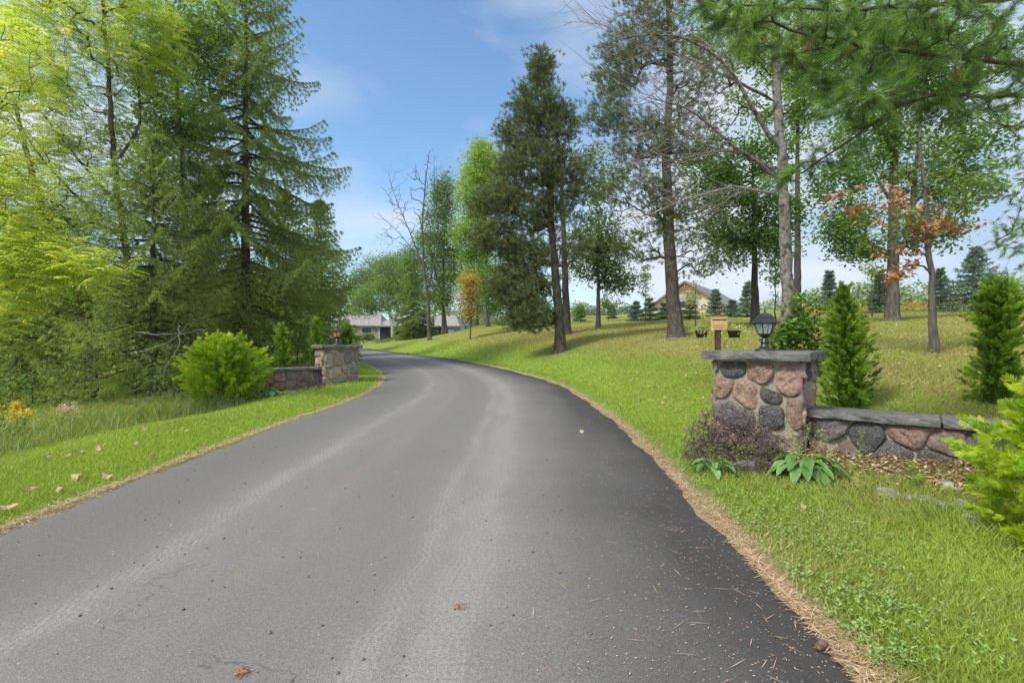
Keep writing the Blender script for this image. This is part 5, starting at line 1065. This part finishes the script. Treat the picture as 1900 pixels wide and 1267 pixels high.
bd = np.concatenate([blobs([(1480, 20, 130, 45, 72), (1620, 60, 120, 55, 105), (1760, 60, 130, 60, 125), (1400, 70, 60, 35, 26), (1560, 130, 90, 38, 56), (1700, 150, 90, 45, 56), (1850, 140, 90, 70, 80), (1560, 190, 60, 28, 34), (1620, 215, 45, 25, 20), (1480, 315, 34, 22, 16, .3), (1440, 340, 22, 18, 8, .3), (1560, 285, 60, 20, 22, .2), (1660, -40, 250, 40, 140), (1500, 100, 60, 25, 34), (1345, 25, 50, 30, 34), (1290, 5, 40, 18, 12), (1600, 180, 90, 30, 30), (1780, 200, 80, 30, 40)], Yb)])
bb = np.array([7.4, 4.6, gh(7.4, 4.6)])
white_pine(bb, 13, 'long-needled white pine outside the right edge whose boughs hang across the upper right', [[bb + [0, 0, 3.9], W(1900, 120, Yb), W(1680, 100, Yb), W(1500, 60, Yb), W(1400, 40, Yb)], [bb + [0, 0, 4.4], W(1850, 0, Yb + .2), W(1600, 20, Yb), W(1380, 10, Yb)], [bb + [0, 0, 3.6], W(1880, 180, Yb), W(1700, 170, Yb), W(1580, 260, Yb), W(1490, 320, Yb + .2)]], bd, .22, 77)
Yb = 9.5; bb = np.array([11.3, 10.2, gh(11.3, 10.2)])
bd = blobs([(1870, 200, 45, 50, 70), (1860, 330, 50, 45, 60), (1875, 440, 40, 40, 50), (1880, 520, 30, 20, 20), (1850, 80, 60, 70, 70), (1905, 380, 40, 200, 80)], Yb)
white_pine(bb, 12, 'farther white pine at the right edge with dark bluish boughs', [[bb + [0, 0, 3.6], W(1900, 420, Yb), W(1840, 450, Yb)], [bb + [0, 0, 5.2], W(1880, 240, Yb), W(1820, 220, Yb)]], bd, .2, 78, k=22, Ln=.15, Wd=.007)

# ================================================================== FAR THINGS
# small spruces on the crest
for k, (px, topy, Y_, w_, lab) in enumerate([(1178, 562, 37, .9, 'small blue spruce farthest left on the crest'), (1205, 556, 36, 1.0, 'small blue spruce second from the left on the crest'), (1233, 568, 37, .8, 'small blue spruce peeping out left of the big pine trunk'), (1281, 560, 36, .95, 'small blue spruce just right of the big pine trunk, before the barn'), (1327, 540, 38, 1.0, 'slim spruce in front of the barn behind the hanging baskets'), (1357, 560, 37, .9, 'small blue spruce between the sign and the maple'), (1386, 525, 36, .8, 'thin tall spruce against the left of the maple trunk'), (1632, 505, 34, 1.0, 'slim spruce left of the spreading maple trunk'), (1745, 500, 36, 1.1, 'slim spruce behind the rusty young oak'), (1540, 505, 34, .9, 'slim spruce behind the pointed cedar'), (1810, 462, 30, 2.6, 'largest spruce on the crest, behind the lumpy cedar'), (1075, 600, 40, .6, 'tiny spruce on the crest left of the slim maple'), (1135, 598, 42, .5, 'tiny dark spruce on the crest right of the slim maple')]):
    b = G(px, Y_); H_ = EYE + (633 - topy) / 900 * Y_ - b[2]; H_ = max(H_, 1.1)
    spruce('small_spruce', lab, b, H_, (lambda w2: (lambda f_: w2 * .72 * (1 - f_) ** .85 + .05))(w_), int(26 + H_ * 14), 'bluespruce', 'small spruces on the crest', z0=.08, lat=.16, twig=.2, tw=.045, droop=.15, hang=.25, r0=.05, per=4, seed=50 + k, power=.85)
# staked saplings
for k, (px, topy, basey, Y_, leaf, lab) in enumerate([(1290, 520, 600, 27, 'goldleaf', 'thin sapling with yellow leaves before the barn'), (1077, 565, 0, 38, 'midleaf', 'thin green sapling left of the slim maple on the crest'), (1128, 545, 0, 38, 'midleaf', 'thin green sapling right of the slim maple on the crest'), (1197, 490, 0, 37, 'midleaf', 'tall thin sapling among the small spruces'), (1618, 440, 0, 27, 'brightleaf', 'yellow-green sapling left of the spreading maple'), (1438, 470, 0, 25, 'brightleaf', 'yellow-tinged sapling between the maple and the peeling birch')]):
    b = G(px, Y_); kk = Y_ / 900; top = W(px, topy, Y_); tips = ell((top[0], top[1], (b[2] + top[2]) / 2 + (top[2] - b[2]) * .18), (.55 if leaf != 'brightleaf' else .8, .5, (top[2] - b[2]) * .34), 26 if leaf != 'goldleaf' else 8, .3)
    broad('sapling', lab, 'tree', b, [b + [0, 0, -.1], (b + top) / 2 + [.02, 0, 0], top], .04, .01, tips, leaf, dict(per=6, spread=.16, size=.15, tb=.5), 'greybark', 'saplings on the lawn', zmin=b[2] + .9, rt=.006, flare=.1)
# dark weeping spruce and white birch before the house
b = G(766, 52); spruce('spruce_tree', 'low sweeping spruce in front of the house wing', b, 7.2, lambda f_: 3.8 * (1 - f_) ** .8 + .1, 90, 'spruce', None, z0=.1, lat=.3, twig=.26, tw=.045, droop=.4, hang=.5, r0=.14, per=8, seed=90, tone=.4)
b = G(729, 70); kk = 70 / 900; tips = blobs([(705, 545, 50, 35, 110), (745, 530, 32, 32, 60), (670, 565, 26, 22, 36), (720, 500, 28, 30, 40)], 70)
broad('white_birch', 'white-trunked birch standing before the house entrance', 'tree', b, [b + [0, 0, -.2], W(728, 600, 70), W(722, 580, 70), W(715, 540, 70), W(712, 510, 70)], .32, .1, tips, 'midleaf', dict(per=20, spread=.6, size=.24, tb=.6), 'whitebirch', None, zmin=4.2, limbs=[([W(729, 606, 70), W(737, 585, 70), W(742, 550, 70)], .2, .06)], rt=.02, seg=.8)
# distant woods: masses no one could count
def wood(name, label, arcs, leaf, cat='woodland'):
    mb = MB()
    for (x0, y0, x1, y1, H_, n, sz) in arcs:
        f_ = rng.random(n); cx = x0 + (x1 - x0) * f_ + rng.normal(0, 2, n); cyy = y0 + (y1 - y0) * f_ + rng.normal(0, 4, n); hh = H_ * rng.uniform(.65, 1.12, n); zz = height(cx, cyy); rr = hh * rng.uniform(.28, .4, n); per = 300
        d = rnd_unit(n * per); dz = np.repeat(hh, per); P = np.stack([np.repeat(cx, per) + d[:, 0] * np.repeat(rr, per), np.repeat(cyy, per) + d[:, 1] * np.repeat(rr, per), np.repeat(zz, per) + dz * (.52 + .48 * d[:, 2])], 1)
        t0 = np.clip(np.repeat(rng.normal(.5, .22, n), per) + rng.normal(0, .12, n * per), 0, 1); V, F, T = kites(P, unit(rnd_unit(n * per) + [0, 0, -.3]), unit(d + rnd_unit(n * per) * .5), sz * .55 * rng.uniform(.6, 1.4, n * per), sz * .42, t0, .1); mb.add(V, F, T)
    return tag(mb.build(name, MT[leaf]), label, cat, kind='stuff')
wood('far_woodland', 'distant line of woods along the fields beyond the crest', [(-60, 300, 420, 250, 19, 300, 2.6), (95, 155, 260, 110, 14.5, 120, 1.8)], 'farleaf')
wood('near_woodland', 'shaded wood behind the left-hand spruces', [(-70, 40, -32, 62, 9, 70, .8), (-90, 95, -38, 108, 14, 80, 1.2), (-44, 26, -22, 44, 5.5, 36, .55)], 'darkleaf')
# yellow flower strip on the crest at the right
mb = MB(); n = 2200; x = 22 + rng.random(n) * 14; y = 37 + rng.random(n) * 3; P = np.stack([x, y, height(x, y) + .1 + .3 * rng.random(n) * (1 + np.sin(x * 2))], 1); leaves_at(mb, P, 2, .1, .1, .6, 0); tag(mb.build('goldenrod_strip', MT['goldenrod']), 'strip of yellow goldenrod along the crest on the right', 'wildflowers', kind='stuff')

# barn
def P2(c, rz, p): a, b_ = math.cos(rz), math.sin(rz); return (c[0] + p[0] * a - p[1] * b_, c[1] + p[0] * b_ + p[1] * a, c[2] + p[2])
MT['barnwall'] = plain('barn_cream_board', (.40, .39, .34), .8, c2=(.47, .46, .41), scale=3)
m, t, b_, o = newmat('barn_white_siding'); n1 = N(t, 'ShaderNodeTexWave', wave_type='BANDS', bands_direction='Z'); n1.inputs['Scale'].default_value = 2.2; tcx = N(t, 'ShaderNodeTexCoord'); t.links.new(tcx.outputs['Object'], n1.inputs[0]); t.links.new(ramp(t, n1.outputs['Fac'], [(.42, .43, .43), (.62, .62, .60)], [.05, .3]), b_.inputs['Base Color']); b_.inputs['Roughness'].default_value = .8; MT['siding'] = m
MT['roofgrey'] = plain('grey_shingles', (.12, .12, .125), .9, c2=(.2, .2, .2), scale=6)
MT['houseroof'] = plain('house_shingles', (.19, .175, .165), .9, c2=(.30, .28, .26), scale=4)
MT['timber'] = plain('reddish_timber', (.20, .09, .05), .7, c2=(.3, .15, .09), scale=9)
MT['window'] = plain('window_glass', (.03, .05, .06), .12)
MT['shade'] = plain('teal_window_blind', (.16, .27, .29), .4)
MT['darkrecess'] = plain('dark_entry_wood', (.035, .028, .025), .8)
MT['greysiding'] = plain('grey_blue_siding', (.22, .25, .27), .8, c2=(.32, .35, .37), scale=5)
MT['trim'] = plain('pale_trim', (.42, .39, .34), .8)
m, t, b_, o = newmat('house_fieldstone'); vo = N(t, 'ShaderNodeTexVoronoi'); vo.inputs['Scale'].default_value = 2.6; tcx = N(t, 'ShaderNodeTexCoord'); t.links.new(tcx.outputs['Object'], vo.inputs[0]); sc_ = N(t, 'ShaderNodeSeparateXYZ'); t.links.new(vo.outputs['Color'], sc_.inputs[0])
t.links.new(ramp(t, sc_.outputs[0], [(.13, .10, .085), (.30, .22, .17), (.38, .32, .25), (.2, .16, .14)]), b_.inputs['Base Color']); b_.inputs['Roughness'].default_value = .9; MT['housestone'] = m
YB = 62.; kx = YB / 900; cB = np.array([(1273 - 950) * kx + 5.0, YB + 6.9, 0]); cB[2] = gh(cB[0], cB[1]) - .3; rzB = R(-36)
bt = thing('barn', tuple(cB), 'cream and white barn with timber gable beyond the crest', 'barn', rz=rzB)
hw, dl2, hE = 4.5, 8.5, 3.4 + .6; hP = EYE + (633 - 522) * YB / 900 - cB[2]
hE = EYE + (633 - 565) * YB / 900 - cB[2]
mb = MB(); mb.add([(-hw, -dl2, 0), (hw, -dl2, 0), (hw, -dl2, hE), (0, -dl2, hP - .25), (-hw, -dl2, hE), (-hw, dl2, 0), (hw, dl2, 0), (hw, dl2, hE), (0, dl2, hP - .25), (-hw, dl2, hE)], [(0, 1, 2, 3, 4), (9, 8, 7, 6, 5)][:1], .5); mb.build('gable_wall', MT['barnwall'], bt); mb.F = [np.array([(9, 8, 7, 6, 5)])]; mb.build('gable_wall', MT['barnwall'], bt)
mb = MB(); mb.box((-hw, 0, hE / 2), (.05, 2 * dl2, hE)); mb.box((hw, 0, hE / 2), (.05, 2 * dl2, hE)); mb.box((-hw + 1.3, -dl2 - .03, hE * .5 - .2), (2.4, .06, hE)); mb.build('side_wall', MT['siding'], bt)
sl = math.atan2(hP - hE, hw); ov = .6
for sg in (1, -1):
    mb = MB(); ex_ = np.array([sg * math.cos(sl), 0, -math.sin(sl)]); up_ = np.array([sg * math.sin(sl), 0, math.cos(sl)]); Lr = hw / math.cos(sl) + ov; top = np.array([0, 0, hP]); V = []
    for th in (0, .18):
        for yy in (-dl2 - .7, dl2 + .5):
            for l in (0, Lr): V.append(top + ex_ * l + up_ * (th - .1) + [0, yy, 0])
    mb.add(V, np.array([(0, 1, 3, 2), (4, 6, 7, 5), (0, 4, 5, 1), (2, 3, 7, 6), (1, 5, 7, 3), (0, 2, 6, 4)])); mb.build('roof', MT['roofgrey'], bt)
mb = MB(); yf = -dl2 - .62
mb.tube([(-1.5, yf, hP - 1.5), (1.5, yf, hP - 1.5)], .1, 4); mb.tube([(0, yf, hP - .3), (0, yf, hP - 1.5)], .09, 4); mb.tube([(-.9, yf, hP - 1.4), (0, yf, hP - .6), (.9, yf, hP - 1.4)], .07, 4); mb.build('gable_truss', MT['timber'], bt)
mb = MB(); mb.box((.75 , -dl2 - .04, hE + .75), (1.7, .1, 1.5)); wf = mb.build('window', MT['trim'], bt); mb = MB(); mb.box((.75, -dl2 - .10, hE + .75), (1.45, .06, 1.25)); mb.build('window_blind', MT['shade'], wf)
mb = MB(); mb.box((0.3, -dl2 - .09, hE - .5), (2 * hw, .12, .18)); mb.build('fascia_beam', MT['trim'], bt)
mb = MB(); mb.box((-.6, -dl2 - .06, 1.1), (1.2, .08, 2.2)); mb.build('door', MT['window'], bt)

# stone house
YH = 86.; kx = YH / 900
def HX(px): return (px - 950) * kx
zb = gh(HX(690), YH - 2) - .05; ht = thing('stone_house', (HX(700), YH, zb), 'low fieldstone house with grey roof and dark entry at the end of the drive', 'house')
ox = HX(700); eave = EYE + (633 - 603) * kx - zb
mb = MB(); mb.box(((HX(600) + HX(703)) / 2 - ox, 3, eave / 2), (HX(703) - HX(600), 6, eave)); mb.build('stone_wall', MT['housestone'], ht)
mb = MB(); mb.box((HX(680.5) - ox, -.03, EYE + (633 - 612.5) * kx - zb), (2.0, .12, 1.15)); w_ = mb.build('window', MT['trim'], ht); mb = MB(); mb.box((HX(680.5) - ox, -.10, EYE + (633 - 612.5) * kx - zb), (1.65, .06, .85)); mb.build('pane', MT['window'], w_)
def hip(mb, x0, x1, y0, y1, z0, z1, ov=.5):
    x0 -= ov; x1 += ov; y0 -= ov; ym = (y0 + y1) / 2; mb.add([(x0, y0, z0), (x1, y0, z0), (x1, y1, z0), (x0, y1, z0), (x0 + 3, ym, z1), (x1 - 1.2, ym, z1), (x0, y0, z0 - .2), (x1, y0, z0 - .2), (x1, y1, z0 - .2), (x0, y1, z0 - .2)], [(0, 1, 5, 4), (1, 2, 5), (2, 3, 4, 5), (3, 0, 4), (6, 7, 1, 0), (7, 8, 2, 1), (9, 8, 7, 6), (9, 6, 0, 3)], .5)
mb = MB(); hip(mb, HX(600) - ox, HX(703) - ox, 0, 9, eave, eave + 2.2); hip(mb, HX(706) - ox, HX(850) - ox, -1.5, 7, eave - .1, eave + 1.9); rf = mb.build('roof', MT['houseroof'], ht)
mb = MB(); mb.box((HX(648) - ox, 4, eave + 2.7), (1.1, 1.1, 2.6)); mb.box((HX(648) - ox, 4, eave + 4.05), (1.3, 1.3, .15)); mb.build('chimney', MT['housestone'], rf)
mb = MB(); mb.box(((HX(703.3) + HX(745)) / 2 - ox, 3.2, eave / 2 - .1), (HX(745) - HX(703.3), 5.9, eave - .2)); mb.build('entry_recess', MT['darkrecess'], ht)
mb = MB(); mb.box((HX(707) - ox, -1.2, eave / 2 - .1), (.35, .35, eave - .25)); mb.build('entry_post', MT['greysiding'], ht)
mb = MB(); mb.tube([(HX(703) - ox, -1.6, eave - .5), (HX(714) - ox, -1.6, eave + .35), (HX(725) - ox, -1.6, eave - .5)], .1, 4); mb.build('gable_brace', MT['timber'], ht)
mb = MB(); mb.box(((HX(745.3) + HX(822)) / 2 - ox, 3, eave / 2 - .2), (HX(822) - HX(745.3), 6, eave - .2)); mb.build('wing_wall', MT['darkrecess'], ht)
mb = MB(); mb.box(((HX(822.3) + HX(856)) / 2 - ox, 2.5, eave / 2 - .2), (HX(856) - HX(822.3), 6.6, eave - .1)); mb.build('garage_wall', MT['greysiding'], ht)
mb = MB(); mb.box((HX(833) - ox, -.84, eave * .36), (1.9, .08, eave * .72)); mb.build('garage_door', MT['siding'], ht)
b = np.array([HX(685), YH - 1.4, gh(HX(685), YH - 1.4)]); S = None
for k, (px, lab) in enumerate([(668, 'clipped yellow-green shrub under the house window'), (690, 'second clipped shrub nearer the house entry')]):
    b = np.array([HX(px), YH - 1.6, gh(HX(px), YH - 1.6)]); cedar('foundation_shrub', lab, b, .95, [(0, .8), (.5, 1.0), (.85, .7), (1, .2)], 700, 'goldcedar' if k == 0 else 'cedar', .35, 'shrubs along the house wall', seed=60 + k)

# house-number style sign on a post with two hanging baskets
Ys = 9.2; b = G(1332, Ys); kx = Ys / 900; zt = EYE + (633 - 577) * kx
st = thing('sign_post', tuple(b), 'brown post with tan wooden sign and two scroll hooks behind the near pillar', 'sign')
mb = MB(); mb.box((0, 0, (zt - b[2]) / 2 - .05), (.088, .088, zt - b[2] + .1)); mb.box((0, 0, zt - b[2] + .002), (.07, .07, .02)); mb.build('post', MT['brownwood'], st)
zc = EYE + (633 - 600.5) * kx - b[2]; mb = MB(); bw, bh = 29 * kx, 22 * kx
mb.box((0, -.06, zc), (bw, .028, bh)); bd_ = mb.build('sign_board', MT['signboard'], st)
mb = MB()
for k in range(9): mb.tube([(-bw / 2 + bw * k / 8 - .012, -.06, zc + bh / 2 + .005), (-bw / 2 + bw * k / 8, -.06, zc + bh / 2 + .035), (-bw / 2 + bw * k / 8 + .012, -.06, zc + bh / 2 + .005)], .006, 4)
mb.build('scalloped_edge', MT['signboard'], st)
def text(body, size, loc, par, mat, name='lettering'):
    cu = bpy.data.curves.new(name, 'FONT'); cu.body = body; cu.size = size; cu.align_x = 'CENTER'; cu.align_y = 'CENTER'; cu.extrude = .003; cu.offset = .0012; o = bpy.data.objects.new(name, cu); C.objects.link(o); o.parent = par; o.location = loc; o.rotation_euler = (R(90), 0, 0); bpy.context.view_layer.update(); me = bpy.data.meshes.new_from_object(o.evaluated_get(bpy.context.evaluated_depsgraph_get())); me.materials.clear(); me.materials.append(mat); q = bpy.data.objects.new(name, me); C.objects.link(q); q.parent = par; q.location = loc; q.rotation_euler = (R(90), 0, 0); bpy.data.objects.remove(o); return q
text('BUILDING PERMIT', .034, (0, -.0765, zc + bh * .34), bd_, MT['signink'])
mb = MB()
for k in range(2): mb.box((0, -.0762, zc - bh * (.12 + .17 * k)), (bw * .8, .004, .006))
mb.build('rule_line', MT['brownwood'], bd_)
for sg in (-1, 1):
    mb = MB(); hx = 26 * kx; z0 = zt - b[2] - .03; ztop = EYE + (633 - 566) * kx - b[2]
    a = np.linspace(0, 1, 26); arcx = sg * (.045 + hx * a); arcz = z0 + (ztop - z0) * np.sin(a * math.pi * .62) / 1.0; end = (arcx[-1], arcz[-1]); cu_ = np.linspace(0, 1.6 * math.pi, 18)
    xs = np.concatenate([arcx, end[0] - sg * .045 + sg * .045 * np.cos(cu_) * (1 - cu_ / 9)]); zs = np.concatenate([arcz, end[1] - .045 * np.sin(cu_) * (1 - cu_ / 9)]); mb.tube(np.stack([xs, np.zeros(len(xs)) - .02 * 0, zs], 1), .009, 6)
    mb.tube(np.stack([sg * (.045 + hx * .55 * a), a * 0, z0 - .12 + (ztop - z0) * .9 * a ** .6], 1), .006, 5); mb.build('scroll_hook', MT['blackmetal'], st)
    # basket hangs from the hook end: its own thing
    bx = b[0] + end[0]; zbk = EYE + (633 - 626) * kx; bt_ = thing('hanging_basket', (bx, Ys, zbk), ['left hanging basket of trailing pale flowers on the sign post', 'right hanging basket of trailing pale flowers on the sign post'][sg > 0], 'hanging basket', 'hanging baskets on the sign post')
    mb = MB(); mb.lathe([(.075, 0), (.09, .005), (.115, .12), (.122, .125), (.122, .14), (.11, .14), (.10, .12), (0, .115)], sides=20); mb.build('pot', MT['potplastic'], bt_)
    mb = MB(); hz = b[2] + end[1] - zbk
    for q in range(3): aq = q * 2.09 + .5; mb.tube([(math.cos(aq) * .115, math.sin(aq) * .115, .135), (0, 0, hz)], .0022, 4)
    mb.build('hanger_wire', MT['blackmetal'], bt_)
    mb = MB(); S = Skel(3000); trunk_nodes(S, [(0, 0, .11), (0, 0, .16)], .006, .004, .03, flare=0); d = rnd_unit(70); tips = d * [.2, .2, .09] + [0, 0, .16] - [0, 0, .35] * (np.hypot(d[:, 0], d[:, 1])[:, None] ** 3) * (rng.random((70, 1)) > .55); ti = grow(S, tips, .05, .4, .3, jit=.01); pipe(S, ti, .0012, .4); net(mb, S, 4, .01); leaves_at(mb, S.p[:S.n][ti], 6, .022, .035, .5, .2, tb=.7); mb.build('foliage', MT['yellowleaf'], bt_)
    mb = MB(); leaves_at(mb, S.p[ti][::3], 6, .014, .026, .8, 0, tb=.5, tv=.4); mb.build('flowers', MT['pinkpetal'], bt_)

# ------------------------------------------------------------------ air
mb = MB(); mb.box((0, 1170, 26), (3700, 2600, 96)); m = bpy.data.materials.new('haze'); m.use_nodes = True; t = m.node_tree; t.nodes.clear(); o = N(t, 'ShaderNodeOutputMaterial'); v = N(t, 'ShaderNodeVolumePrincipled')
v.inputs['Color'].default_value = (.80, .88, 1, 1); v.inputs['Density'].default_value = .0003; v.inputs['Anisotropy'].default_value = .2; t.links.new(v.outputs[0], o.inputs['Volume'])
hz = mb.build('haze', m); tag(hz, kind='stuff')
